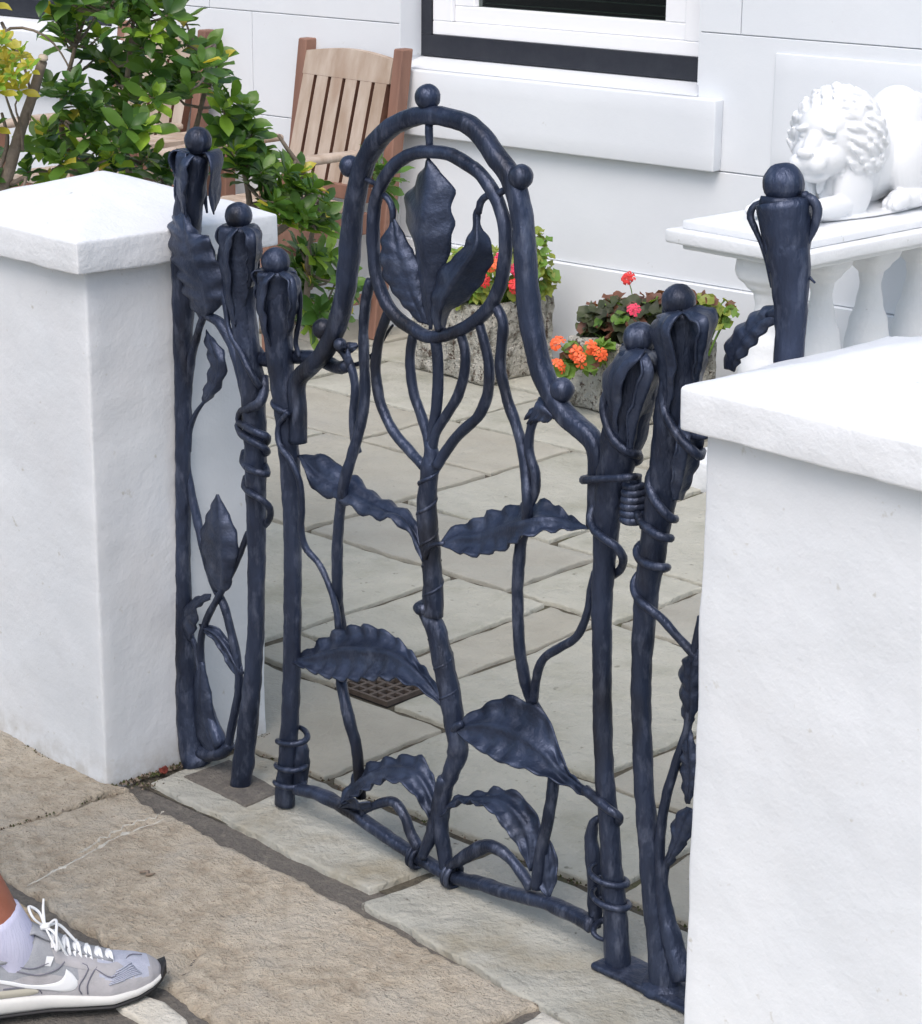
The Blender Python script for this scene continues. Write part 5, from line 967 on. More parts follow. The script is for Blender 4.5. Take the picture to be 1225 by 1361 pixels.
rail_leaf('leaf', [(0.5998,0.01,0.1541),(0.6138,0.012,0.1413),(0.6236,0.012,0.1227),(0.6283,0.008,0.0951),(0.621,0.002,0.0613)], [(0.6025,0.004,0.157),(0.6082,0.002,0.1328),(0.6119,0.002,0.1096),(0.6142,0.002,0.0834),(0.618,0.002,0.0589)], [(0.6033,0,0.1585),(0.5975,-0.006,0.1255),(0.5954,-0.008,0.0972),(0.6019,-0.006,0.0742),(0.6183,0,0.0597)], gate, ruf=.003, waves=3, camber=.004, seed=11, n=24, m=5)
# little torn petals where the vines end
def tuft(c, dirs, seed):
    for i, (ex, ez, ey) in enumerate(dirs):
        c = Vector(c); e = c + Vector((ex, ey, ez)); mid = (c + e) / 2; s = Vector((-(ez), .3 * abs(ex), ex)); s = s.normalized() * .0075
        rail_leaf('petal', [c, mid + s, e], [c, mid + Vector((0, -.006, 0)), e], [c, mid - s, e], gate, n=12, m=3, ruf=.002, waves=2, camber=.002, seed=seed + i, th=.002)
tuft([(0.5897,0,0.8076)][0], [(-.026, -.022, -.012), (-.022, -.034, -.004), (.026, -.002, -.006), (-.006, .012, .006), (.012, -.018, .01)], 30)
rail_leaf('petal', [(0.5767,0.004,0.8175),(0.5934,0.002,0.8188),(0.6133,0,0.8035)], [(0.5867,-0.012,0.8134),(0.6034,-0.014,0.8105),(0.6202,-0.01,0.8001)], [(0.5696,-0.012,0.7797),(0.5834,-0.014,0.7871),(0.6069,-0.008,0.7885)], gate, n=16, m=4, ruf=.003, waves=3, seed=40)
ball([(0.1584,-0.004,0.8228)][0], .0105, gate, 'bud'); ball([(0.1655,0.008,0.8175)][0], .0090, gate, 'bud')
tuft([(0.1713,0,0.8197)][0], [(.004, -.040, .004), (-.014, .006, -.008), (.016, .004, .008)], 50)

# ---------------- fixed panel by the left pillar
pl = thing('iron_panel', 'fixed iron side panel of two tall posts with leaves, against the left pillar', 'iron panel', (-.17, 0, 0), 'fixed iron panels beside the gate')
P1 = [(-0.201,0,1.0721),(-0.2086,0,1.0362),(-0.2184,0,0.9947),(-0.2289,0,0.9417),(-0.238,0,0.8782),(-0.2474,0,0.763),(-0.2541,0,0.6198),(-0.2616,0,0.4594),(-0.2671,0,0.2952),(-0.2649,0,0.1569),(-0.2599,0,0.0737),(-0.2493,0,0.0201),(-0.2372,0,-0.0018)]
post(pl, P1, [.024, .0235, .022, .018, .0150, .0135, .0130, .0130, .0132, .0150, .0185, .0225, .026]); ball([(-0.192,0,1.0959)][0], .0225, pl)
P2 = [(-0.0897,0,0.97),(-0.0854,0,0.9248),(-0.0851,0,0.8763),(-0.0848,0,0.8275),(-0.0731,0,0.7678),(-0.0638,0,0.6949),(-0.0602,0,0.6201),(-0.0609,0,0.5309),(-0.0628,0,0.4009),(-0.0705,0,0.2799),(-0.0885,0,0.1532),(-0.1057,0,0.0653),(-0.1203,0,-0.0023)]
post(pl, P2, [.022, .0225, .021, .0205, .0190, .0175, .0160, .0148, .0142, .0150, .0165, .0180, .0190]); ball([(-0.091,0,0.9879)][0], .0222, pl)
c1 = [(-0.1989,0,1.0735)][0]; c2 = [(-0.0898,0,0.9664)][0]
tongue(pl, c1, .024, c1[2], .085, CAMA - 2.3, .8, .014, .028, .004, 1.5, 11, pinch=.5); tongue(pl, c1, .024, c1[2], .090, CAMA + 1.35, .75, .020, .024, .004, 1.5, 12, pinch=.45)
tongue(pl, c1, .023, c1[2] - .002, .14, CAMA - .9, .45, .006, .018, .002, 1.5, 13, pinch=.2)
tongue(pl, c2, .024, c2[2], .150, CAMA - .1, .95, .008, .020, .003, 1.4, 14, pinch=.2); tongue(pl, c2, .024, c2[2], .085, CAMA + 1.7, .7, .012, .020, .003, 1.5, 15, pinch=.4)
tongue(pl, c2, .024, c2[2], .060, CAMA - 2.0, .6, .010, .018, .003, 1.5, 16, pinch=.4)
cloak(pl, [(-0.1077,-0.004,0.9693),(-0.1253,-0.006,0.9503),(-0.1299,-0.008,0.9134),(-0.1218,-0.008,0.8694),(-0.1059,-0.008,0.8202)], [(-0.0794,-0.02,0.9737),(-0.087,-0.028,0.9569),(-0.0915,-0.03,0.9204),(-0.088,-0.028,0.876),(-0.084,-0.022,0.8246)], [(-0.0583,-0.026,0.9748),(-0.0633,-0.036,0.9587),(-0.0702,-0.036,0.9243),(-0.0731,-0.032,0.8788),(-0.0782,-0.022,0.8243)], 88)
cloak(pl, [(-0.0704,0,0.975),(-0.0452,0.004,0.9695),(-0.0382,0.004,0.9502),(-0.0487,0.004,0.9175),(-0.0606,0.002,0.8798)], [(-0.05,-0.022,0.9778),(-0.0175,-0.03,0.9736),(-0.0119,-0.032,0.9534),(-0.0216,-0.028,0.9231),(-0.0404,-0.02,0.8834)], [(-0.0501,-0.028,0.9761),(-0.0244,-0.038,0.9689),(-0.0226,-0.04,0.9482),(-0.0292,-0.034,0.9192),(-0.0437,-0.022,0.8807)], 89)
cloak(pl, [(-0.2136,-0.004,1.0723),(-0.2423,-0.004,1.0607),(-0.2516,-0.004,1.0352),(-0.2469,-0.004,1.0064),(-0.2383,-0.004,0.9755)], [(-0.1889,-0.018,1.0763),(-0.1979,-0.028,1.0667),(-0.2024,-0.03,1.0411),(-0.2024,-0.028,1.0119),(-0.208,-0.022,0.9789)], [(-0.1711,-0.024,1.0764),(-0.1741,-0.034,1.0651),(-0.1764,-0.036,1.0423),(-0.185,-0.032,1.0144),(-0.1993,-0.024,0.979)], 90)
tendril(pl, [(-0.2656,0.012,1.0222),(-0.2671,0.012,0.9911),(-0.2549,0.008,0.9621)], (.004, .004, .002)); tendril(pl, [(-0.2073,0.02,1.0282),(-0.2044,0.02,1.0017),(-0.1994,0.02,0.9766)], (.004, .0045, .002))
tendril(pl, [(-0.1203,-0.01,0.9454),(-0.1263,-0.014,0.9086),(-0.1096,-0.018,0.8506),(-0.0976,-0.018,0.8034),(-0.0707,-0.02,0.7774),(-0.0372,-0.02,0.7403),(-0.0312,-0.01,0.7213)], (.004, .0045, .0048, .006, .0055))
rail_leaf('leaf', [(-0.2104,-0.02,0.9845),(-0.2472,-0.016,0.9634),(-0.2621,-0.014,0.924),(-0.2445,-0.016,0.8918),(-0.2247,-0.018,0.8663),(-0.2031,-0.02,0.8362),(-0.1772,-0.016,0.8098)], [(-0.2077,-0.022,0.985),(-0.1846,-0.036,0.9519),(-0.1651,-0.04,0.9124),(-0.1467,-0.04,0.8784),(-0.144,-0.034,0.8474),(-0.1625,-0.018,0.8125)], [(-0.2044,-0.02,0.9828),(-0.1646,-0.024,0.9532),(-0.1306,-0.026,0.9507),(-0.1237,-0.026,0.9263),(-0.1089,-0.02,0.9034),(-0.11,-0.016,0.8576),(-0.1351,-0.014,0.8324),(-0.1611,-0.016,0.8124)], pl, n=60, m=9, ruf=.0042, waves=8, camber=.005, seed=20)
def prod(P, r, name='rod'): return tube(name, P, r, parent=pl, seg=9, wob=.08, step=.008)
prod([(-0.1688,-0.016,0.8186),(-0.1345,-0.012,0.8125),(-0.1084,-0.01,0.7905),(-0.088,-0.01,0.7568),(-0.075,-0.012,0.7197),(-0.0698,-0.008,0.6763)], [.006, .0105, .0105, .0085, .006])
prod([(-0.1689,-0.016,0.8161),(-0.1972,-0.008,0.779),(-0.2263,0,0.7283),(-0.2424,0.004,0.6733),(-0.2499,0.006,0.613),(-0.2552,0.006,0.5422),(-0.2391,0.006,0.4793),(-0.2086,0.004,0.3973),(-0.1829,0.002,0.349),(-0.1526,0,0.3169),(-0.1337,0,0.2693),(-0.119,0,0.2192),(-0.1186,0,0.1716),(-0.1396,0,0.1033),(-0.1517,0,0.0578)], [.0066, .0070, .0074, .0076, .0076, .0078, .0080])
rail_leaf('leaf', [(-0.183,0,0.789),(-0.1911,0.004,0.7694),(-0.1904,0.006,0.7502),(-0.183,0.006,0.7338),(-0.1899,0.004,0.6998),(-0.2006,0.002,0.6725),(-0.1964,0,0.6621)], [(-0.1811,0,0.7868),(-0.1582,-0.006,0.7627),(-0.1444,-0.008,0.7415),(-0.1516,-0.008,0.7113),(-0.1735,-0.006,0.6815),(-0.1964,0,0.6621)], [(-0.1753,0,0.7815),(-0.1477,0,0.7686),(-0.1307,0,0.7452),(-0.1357,0,0.7192),(-0.1589,0,0.687),(-0.1944,0,0.6612)], pl, ruf=.003, waves=5, seed=21, n=30)
prod([(-0.1942,0,0.665),(-0.2179,0,0.6399),(-0.2413,0.004,0.6059),(-0.2499,0.006,0.5671)], [.003, .0045, .0055, .006])
rail_leaf('leaf', [(-0.1499,-0.012,0.5174),(-0.1813,-0.008,0.4754),(-0.2018,-0.008,0.4323),(-0.199,-0.008,0.3982),(-0.1858,-0.008,0.3667),(-0.1708,-0.006,0.3405)], [(-0.1452,-0.014,0.5188),(-0.1364,-0.022,0.4795),(-0.1312,-0.024,0.4419),(-0.1312,-0.022,0.402),(-0.153,-0.01,0.346)], [(-0.1458,-0.012,0.5183),(-0.1257,-0.008,0.4908),(-0.1072,-0.006,0.4607),(-0.102,-0.006,0.4358),(-0.1129,-0.008,0.3955),(-0.1243,-0.008,0.3608),(-0.1453,-0.008,0.3448)], pl, ruf=.0022, waves=6, seed=22, n=40)
prod([(-0.0879,0.004,0.4618),(-0.1121,-0.002,0.4088),(-0.139,-0.006,0.3633),(-0.1624,-0.008,0.3283),(-0.1893,-0.006,0.2924),(-0.2154,-0.002,0.2476),(-0.225,0.002,0.1957),(-0.2165,0.002,0.1424),(-0.1927,0,0.0871),(-0.1727,0,0.0582)], [.0055, .006, .0062, .0062, .007, .010, .014])
rail_leaf('leaf', [(-0.1787,-0.008,0.3349),(-0.2333,0.004,0.3113),(-0.2711,0.006,0.2886),(-0.3046,0.004,0.2567)], [(-0.1736,-0.012,0.3331),(-0.2054,-0.014,0.3105),(-0.2345,-0.012,0.286),(-0.2783,-0.006,0.2537)], [(-0.176,-0.012,0.3258),(-0.2078,-0.014,0.3031),(-0.2139,-0.012,0.271),(-0.2422,-0.008,0.2322)], pl, ruf=.003, waves=4, seed=23, n=24)
prod([(-0.2632,-0.006,0.2536),(-0.2388,-0.004,0.2348),(-0.2287,0,0.1951),(-0.2241,0,0.1547)], [.004, .0055, .006])
rail_leaf('leaf', [(-0.2176,-0.006,0.2699),(-0.1749,0,0.2731),(-0.147,0.002,0.2585),(-0.1151,0.002,0.2293),(-0.103,0,0.2102)], [(-0.2136,-0.006,0.2655),(-0.1732,-0.008,0.2646),(-0.1447,-0.008,0.2507),(-0.1154,-0.006,0.2204),(-0.1093,0,0.2043)], [(-0.2117,-0.006,0.2592),(-0.182,-0.008,0.2541),(-0.1529,-0.01,0.2381),(-0.1277,-0.008,0.2093),(-0.1136,0,0.1976)], pl, ruf=.0026, waves=4, seed=24, n=26)
rail_leaf('leaf', [(-0.2331,0,0.1939),(-0.2584,0.01,0.1139),(-0.268,0.012,0.0537),(-0.2367,0.01,0.0126)], [(-0.2148,-0.004,0.2001),(-0.214,-0.01,0.1324),(-0.2051,-0.012,0.0797),(-0.1862,-0.008,0.0422)], [(-0.2137,0,0.1994),(-0.1929,0,0.136),(-0.1802,0,0.084),(-0.1665,0,0.0531)], pl, ruf=.002, waves=2, seed=25, n=24, m=5)
g = tube_geo([(-0.2317,0,0.0256),(-0.2013,0,0.0323),(-0.1689,0,0.0468),(-0.145,0,0.0669)], [.013, .0115, .0105, .008], seg=12, sq=3, wob=.1); new_obj('foot_bar', *g, 'iron', pl)
def pwrap(zt, a0, turns, rr, dz, pr=.017, dx=0, st=1.1): lash(P2, pr, zt, a0, turns, rr, dz, dx, st, par=pl)
prod([(-0.0392,0.006,0.7357),(-0.0268,-0.006,0.7152),(-0.0263,-0.016,0.6985),(-0.0531,-0.018,0.6837),(-0.0825,-0.012,0.6708),(-0.0876,-0.01,0.6543),(-0.0503,-0.024,0.6541),(-0.0209,-0.026,0.6516),(-0.0105,-0.016,0.6457),(-0.0359,0.004,0.6269),(-0.0661,0.014,0.6164)], [.006, .009, .0068, .0062, .0060, .0062, .0062, .006], 'wrap')
prod([(-0.1014,0.004,0.6542),(-0.0944,-0.008,0.645),(-0.065,-0.022,0.6383),(-0.0291,-0.026,0.6338),(-0.0149,-0.016,0.6248),(-0.0364,0.004,0.6092),(-0.0686,0.014,0.598)], [.005, .006, .0062, .006, .005], 'wrap')
prod([(-0.1056,0.012,0.5959),(-0.0896,-0.004,0.5869),(-0.0556,-0.02,0.5844),(-0.026,-0.022,0.5835),(-0.0179,-0.01,0.5804),(-0.0459,0.008,0.5862)], [.005, .0058, .006, .0058, .005], 'wrap')
prod([(-0.0953,0.006,0.5555),(-0.0793,-0.01,0.5467),(-0.0446,-0.022,0.544),(-0.0226,-0.018,0.5379),(-0.0161,-0.008,0.5247),(-0.0317,0.004,0.4982),(-0.0578,0.012,0.4776)], [.0045, .0055, .0058, .0058, .0055], 'wrap')
# hinge bracket between the second post and the gate
hb = prod([(-0.0726,0.012,0.7722),(-0.0594,0.012,0.7609),(-0.026,0.016,0.7649),(0.0314,0.02,0.778),(0.0788,0.022,0.7812),(0.125,0.018,0.778),(0.1594,0.01,0.7866)], [.012, .0125, .0115, .0112, .0115, .010], 'hinge_bracket')
prod([(0.157,0.012,0.7858),(0.1819,0.018,0.7952),(0.2122,0.022,0.8187),(0.2306,0.024,0.8448),(0.2522,0.02,0.8652)], [.004, .0035, .0030, .002], 'hook')

# ---------------- fixed panel by the right pillar
prr = thing('iron_panel', 'iron side panel with coiled latch post and tallest ball post, beside the right pillar', 'iron panel', (.9, 0, 0), 'fixed iron panels beside the gate')
P5 = [(0.8341,0,0.9778),(0.8382,0,0.9464),(0.8414,0,0.9067),(0.8355,0,0.865),(0.8282,0,0.8225),(0.8214,0,0.7692),(0.8129,0,0.7202),(0.8044,0,0.6652),(0.795,0,0.5983),(0.7898,0,0.526),(0.7887,0,0.4504),(0.7935,0,0.3709),(0.8009,0,0.2936),(0.8146,0,0.206),(0.8279,0,0.129),(0.8422,0,0.0636),(0.8533,0,0.0061)]
post(prr, P5, [.030, .029, .027, .024, .0215, .0195, .0178, .0165, .0148, .0142, .0142, .0144, .0150, .0160, .0172, .0190, .024]); ball([(0.8319,0,0.9954)][0], .0228, prr)
x6 = [(1.0151,0,1.005)][0][0]
P6 = [(0.9944,0,1.1453),(1.001,0,1.1163),(1.008,0,1.0797),(1.0127,0,1.0427),(1.0163,0,1.0052)] + [(x6 + .001, 0, .88), (x6 - .002, 0, .5), (x6 - .004, 0, 0)]
post(prr, P6, [.034, .0265, .0205, .0175, .0164, .0160, .0155, .0155, .0150, .0145, .0145, .015, .0155, .016, .017, .019, .022]); ball([(0.9942,0,1.1676)][0], .0262, prr)
c5 = [(0.8342,0,0.9758)][0]; c6 = [(0.9955,0,1.1473)][0]
cloak(prr, [(0.8334,-0.004,0.9832),(0.8095,-0.006,0.9737),(0.7979,-0.01,0.9603),(0.8018,-0.01,0.9317),(0.811,-0.01,0.9028),(0.8202,-0.01,0.874),(0.8254,-0.01,0.8463)], [(0.8529,-0.022,0.9879),(0.8462,-0.036,0.9819),(0.8436,-0.044,0.9688),(0.8456,-0.042,0.942),(0.8499,-0.038,0.9122),(0.8502,-0.034,0.8836),(0.8403,-0.024,0.8496)], [(0.8662,-0.03,0.9892),(0.866,-0.044,0.9843),(0.8611,-0.048,0.9732),(0.8644,-0.046,0.9459),(0.8673,-0.042,0.918),(0.8583,-0.036,0.8874),(0.8447,-0.026,0.8488)], 83)
cloak(prr, [(0.8411,-0.004,0.9855),(0.8656,0,0.9918),(0.8912,0.004,0.9943),(0.889,0.004,0.9643),(0.8794,0.004,0.9289),(0.8711,0.004,0.8912)], [(0.8593,-0.022,0.9879),(0.8907,-0.032,0.9915),(0.9078,-0.034,0.9867),(0.906,-0.032,0.9627),(0.8982,-0.03,0.9335),(0.8884,-0.024,0.899)], [(0.8638,-0.03,0.9878),(0.8899,-0.044,0.9891),(0.9033,-0.046,0.9819),(0.9023,-0.042,0.9586),(0.8951,-0.038,0.9322),(0.8855,-0.028,0.8991)], 84)
cloak(prr, [(0.8809,0.004,0.8241),(0.8759,0.004,0.7965),(0.8633,0.004,0.7608),(0.8464,0.004,0.7279)], [(0.8759,-0.018,0.8393),(0.8766,-0.026,0.8084),(0.8688,-0.024,0.7716),(0.8544,-0.016,0.7338)], [(0.8596,-0.022,0.8469),(0.8623,-0.032,0.8106),(0.8554,-0.028,0.7695),(0.8484,-0.018,0.7307)], 85)
tongue(prr, c5, .027, c5[2], .09, CAMA + 2.9, .8, .008, .020, .003, 1.4, 62, pinch=.4)
tongue(prr, c6, .028, c6[2], .085, CAMA - .35, .85, .003, .020, .001, 1.3, 63, pinch=.5); tongue(prr, c6, .028, c6[2], .05, CAMA + 2.4, .9, .006, .022, .002, 1.3, 64, pinch=.5)
def qrod(P, r, name='rod'): return tube(name, P, r, parent=prr, seg=9, wob=.08, step=.006)
qrod([(0.9698,-0.006,1.1429),(0.9579,-0.01,1.1362),(0.9542,-0.012,1.1238),(0.9636,-0.012,1.108),(0.9753,-0.01,1.0858),(0.9836,-0.008,1.0602),(0.9881,-0.006,1.0378)], [.004, .0048, .0045, .0036, .003, .0028, .0015], 'tendril')
qrod([(1.0106,0.006,1.1485),(1.0296,0.008,1.1535),(1.0387,0.012,1.1431),(1.0377,0.012,1.1244),(1.0272,0.01,1.0953),(1.0241,0.01,1.0714),(1.0321,0.01,1.0575),(1.0416,0.012,1.0492)], [.0052, .0062, .0060, .0050, .0036, .0026, .0015], 'tendril')
ball([(1.0241,0.006,1.1558)][0], .006, prr, 'bud')
rail_leaf('leaf', [(0.9929,0.006,1.0159),(0.955,0.012,1.0014),(0.9299,0.014,0.9805),(0.9121,0.014,0.9637),(0.9047,0.012,0.946),(0.9071,0.008,0.9172)], [(0.9983,0,1.0071),(0.9735,-0.004,0.9931),(0.9554,-0.006,0.9749),(0.9417,-0.006,0.957),(0.9323,-0.004,0.9394),(0.9238,0,0.9195)], [(0.9989,0,0.9967),(0.9815,-0.004,0.9809),(0.966,-0.006,0.9612),(0.9533,-0.006,0.9473),(0.9414,-0.004,0.9331),(0.9301,0,0.9186)], prr, ruf=.003, waves=5, seed=65)
qrod([(1.0086,0,1.0135),(0.9982,0,1.009),(0.9795,0,0.9993)], [.006, .007, .005], 'leaf_stem')
# vines winding round the latch post
qrod([(0.8359,-0.026,0.8998),(0.8316,-0.026,0.8787),(0.8384,-0.028,0.855),(0.8541,-0.03,0.8361),(0.8717,-0.03,0.8213),(0.8883,-0.026,0.8087),(0.8899,-0.014,0.8007),(0.877,0.004,0.8008)], [.005, .0058, .0062, .0066, .0062, .0066], 'vine')
qrod([(0.8598,0.004,0.8322),(0.8808,-0.014,0.8274),(0.8966,-0.016,0.8289),(0.9079,-0.01,0.8321)], [.010, .009, .006, .002], 'vine')
qrod([(0.8288,-0.012,0.7814),(0.8104,-0.016,0.7637),(0.808,-0.02,0.7473),(0.8221,-0.026,0.7327),(0.8391,-0.028,0.7203),(0.8503,-0.022,0.709),(0.8445,-0.006,0.7023),(0.8214,0.01,0.6936)], [.005, .0062, .0066, .0066, .006, .0058], 'vine')
qrod([(0.7811,-0.012,0.6974),(0.7951,-0.018,0.6891),(0.8198,-0.024,0.6835),(0.8387,-0.024,0.6795),(0.8412,-0.01,0.676),(0.8173,0.01,0.665)], [.006, .0062, .0064, .006, .0058], 'vine')
qrod([(0.7895,0.014,0.6575),(0.7786,0.002,0.6511),(0.7834,-0.012,0.6424),(0.8005,-0.02,0.6354),(0.8232,-0.024,0.6355),(0.8371,-0.02,0.6359),(0.8343,-0.006,0.6321),(0.8121,0.012,0.6204)], [.005, .0056, .006, .006, .0056, .0056], 'vine')
qrod([(0.786,0.014,0.6113),(0.775,0.002,0.6047),(0.778,-0.01,0.593),(0.7959,-0.02,0.5804),(0.8173,-0.022,0.5735),(0.8352,-0.014,0.5601),(0.8589,-0.006,0.5375),(0.8814,0,0.5184),(0.8959,0.004,0.5063),(0.9093,0.006,0.4966)], [.005, .006, .0064, .0066, .0066, .0064], 'vine')
# coil of the latch
cx, _, cz = [(0.7684,0,0.707)][0]
cP = []
for i in range(6 * 16 + 1):
    a = 2 * pi * i / 16; q = i / 96; cP.append((cx + cos(a) * .0155 * (1 - .1 * q), sin(a) * .0155 * (1 - .1 * q) - .002, cz - .030 + .058 * q))
qrod(cP, [.0058, .0062, .0062, .006, .005], 'latch_coil')
qrod([(cx, -.002, cz - .030), (cx, -.002, cz + .040)], [.0085, .0085], 'latch_pin')
lo = [(0.7582,-0.034,0.7455)][0]; hz = lo[2]
qrod([(0.7817,-0.012,0.7494),(0.7808,-0.026,0.7509),(0.7582,-0.034,0.7455),(0.7307,-0.034,0.7385),(0.7024,-0.026,0.7297),(0.6789,-0.01,0.7215),(0.6672,0.01,0.7172),(0.6751,0.026,0.7191),(0.7158,0.028,0.7199),(0.7564,0.014,0.7229)], [.0050, .0054, .0058, .0058, .0056, .005], 'latch_hoop')
# leaves and rods running behind the pillar edge
rail_leaf('leaf', [(0.8763,0.004,0.5247),(0.8646,0.006,0.51),(0.8528,0.008,0.4931),(0.8541,0.008,0.465),(0.8601,0.006,0.4342),(0.869,0.002,0.407)], [(0.8849,0,0.5281),(0.8833,-0.006,0.5053),(0.8837,-0.008,0.4778),(0.8836,-0.006,0.4445),(0.876,0,0.4097)], [(0.8889,0,0.5291),(0.8953,0,0.5072),(0.8967,0,0.4794),(0.8931,0,0.4457),(0.88,0,0.4109)], prr, ruf=.003, waves=5, seed=70)
rail_leaf('leaf', [(0.8701,0.004,0.4046),(0.8614,0.006,0.3791),(0.8616,0.006,0.3456),(0.8687,0.004,0.3203),(0.8787,0,0.2989)], [(0.8761,0,0.4075),(0.8841,-0.006,0.3785),(0.8884,-0.006,0.3465),(0.8814,0,0.2998)], [(0.8815,0,0.4092),(0.8964,0,0.3806),(0.9007,0,0.3487),(0.8854,0,0.3012)], prr, ruf=.003, waves=5, seed=71)
qrod([(0.8885,0.004,0.5732),(0.8839,0.002,0.5402),(0.8804,0,0.5127),(0.8788,0,0.4633),(0.8759,0,0.413),(0.8629,0,0.3701),(0.8499,0,0.3267),(0.8382,0,0.2774),(0.8336,0,0.2242),(0.837,0,0.1791),(0.8479,0,0.1248),(0.8672,0,0.0734),(0.8887,0,0.0347)], [.006, .0062, .006, .0062, .0066, .0072, .0076, .008, .012, .016, .018])
rail_leaf('leaf', [(0.8769,0.004,0.2926),(0.8581,0.006,0.2743),(0.8494,0.006,0.253),(0.8511,0.004,0.2233),(0.8448,0,0.1935)], [(0.8871,0,0.295),(0.878,-0.004,0.2728),(0.8726,-0.006,0.2489),(0.8624,-0.004,0.2218),(0.8449,0,0.1912)], [(0.8953,0,0.2932),(0.8939,0,0.2679),(0.8841,0,0.2441),(0.8662,0,0.2149),(0.8467,0,0.1826)], prr, ruf=.003, waves=4, seed=72, n=30)
qrod([(0.8561,0,0.2229),(0.8451,0,0.1878),(0.8427,0,0.1462),(0.8487,0,0.1075)], [.005, .006, .008, .010])
# foot plate under the latch posts
V, Fc = rough_box_geo(.738, .985, -.034, .030, .001, .012, .012, .005, .0016, 24); new_obj('foot_plate', V, Fc, 'iron', prr)
V, Fc = sphere_geo(([(0.8536,0,-0.0009)][0][0], 0, .006), .036, sz=.42, wob=.08); new_obj('post_foot', V, Fc, 'iron', prr)
lf = tag(rail_leaf('fallen_leaf', [Vector(v) for v in [(-0.2616,-0.0679,0.006),(-0.2529,-0.0643,0.012),(-0.2529,-0.0549,0.005)]], [Vector(v) for v in [(-0.262,-0.0677,0.003),(-0.2548,-0.0633,0.004),(-0.2487,-0.0581,0.003)]], [Vector(v) for v in [(-0.2513,-0.0739,0.004),(-0.236,-0.077,0.007),(-0.2399,-0.0662,0.004)]], None, n=10, m=3, ruf=.002, waves=1, mt='dead', th=.0012), 'small curled dark red fallen leaf at the foot of the left pillar', 'fallen leaf')

# ================================================================== person stepping in at the left edge
per = thing('person', 'person stepping in from the left wearing a grey lilac running shoe and lilac sock', 'person', (.10, -1.0, 0))
SD = Vector((.453, .891, 0)); SN = Vector((.891, -.453, 0)); TOE = Vector((.357, -.512, 0)); LEN = .285; HEEL = TOE - SD * LEN
def skin_body():
    V, E, R = [], [], []
    def a(p, r, par=None):
        V.append(tuple(p)); R.append(r); i = len(V) - 1
        if par is not None: E.append((par, i))
        return i
    pel = a((.075, -1.19, .86), (.145, .10))
    cur = a((.08, -1.19, .98), (.135, .095), pel); cur = a((.085, -1.185, 1.14), (.145, .10), cur); ch = a((.09, -1.18, 1.30), (.155, .10), cur)
    nk = a((.095, -1.17, 1.44), (.055, .055), ch); hd = a((.10, -1.15, 1.53), (.062, .070), nk); hd = a((.105, -1.14, 1.62), (.075, .088), hd); a((.105, -1.145, 1.70), (.060, .07), hd)
    # front leg (its foot is in the shoe) and rear leg
    h1 = a((.16, -1.15, .80), (.085, .09), pel); k1 = a((.185, -.92, .47), (.058, .06), a((.19, -1.04, .63), (.072, .075), h1))
    c1 = a((.192, -.845, .36), (.055, .056), k1); s1 = a((.228, -.742, .205), (.0415, .042), c1); s2 = a((.242, -.716, .140), (.0385, .039), s1); a((.262, -.695, .08), (.030, .032), s2)
    h2 = a((-.02, -1.22, .80), (.085, .09), pel); k2 = a((-.09, -1.34, .47), (.057, .06), a((-.06, -1.27, .63), (.072, .075), h2))
    c2 = a((-.13, -1.47, .34), (.053, .055), k2); s3 = a((-.17, -1.61, .16), (.035, .036), c2); s4 = a((-.185, -1.63, .10), (.034, .034), s3); a((-.15, -1.53, .045), (.034, .028), s4)
    for sg, off in ((1, Vector((.12, -.02, 0))), (-1, Vector((-.12, .04, 0)))):
        S = Vector((.09, -1.18, 1.36)) + off * 1.35; i = a(S, (.055, .055), ch)
        el = S + Vector((.05 * sg, -.02 * sg, -.27)); i = a((S + el) / 2, (.044, .044), i); i = a(el, (.037, .037), i)
        w = el + Vector((.02 * sg, .10, -.22)); i = a(w, (.025, .021), i); pm = w + Vector((.005 * sg, .03, -.07)); p = a(pm, (.034, .016), i)
        for q, (dx, L) in enumerate(((-.024, .045), (-.008, .058), (.008, .055), (.024, .044))):
            j = a(pm + Vector((0, dx, -.035)), (.009, .009), p); a(pm + Vector((-.006 * sg, dx + .004, -.035 - L)), (.0075, .0075), j)
        j = a(pm + Vector((0, .034, .005)), (.0095, .0095), i); a(pm + Vector((-.004 * sg, .050, -.032)), (.008, .008), j)
    me = bpy.data.meshes.new('body'); o3 = Vector(WL['person']); me.from_pydata([tuple(Vector(v) - o3) for v in V], E, []); me.materials.append(M['skin'])
    o = bpy.data.objects.new('body', me); COL.objects.link(o); o.parent = per; WL['body'] = WL['person']
    md = o.modifiers.new('skin', 'SKIN'); md.use_smooth_shade = True
    sl = me.skin_vertices[0] if len(me.skin_vertices) else None
    if sl is None:
        me.attributes.new  # layer is created with the modifier
    for i, sv_ in enumerate(me.skin_vertices[0].data): sv_.radius = R[i]; sv_.use_root = (i == 0)
    ss = o.modifiers.new('sub', 'SUBSURF'); ss.levels = 2; ss.render_levels = 2
    return o
try: skin_body()
except Exception as e:
    print('SKIN FAIL', e)
def loft(name, rings, m, parent, cap=True, seg=22):
    V, Fc = [], []
    for (c, rx, ry, d) in rings:
        c = Vector(c); d = Vector(d).normalized(); X = Vector((1, 0, 0)); X = (X - d * X.dot(d)).normalized(); Y = d.cross(X)
        for k in range(seg): a_ = 2 * pi * k / seg; V.append(c + X * cos(a_) * rx + Y * sin(a_) * ry)
    for i in range(len(rings) - 1):
        for k in range(seg): Fc.append((i * seg + k, i * seg + (k + 1) % seg, (i + 1) * seg + (k + 1) % seg, (i + 1) * seg + k))
    return new_obj(name, V, Fc, m, parent)
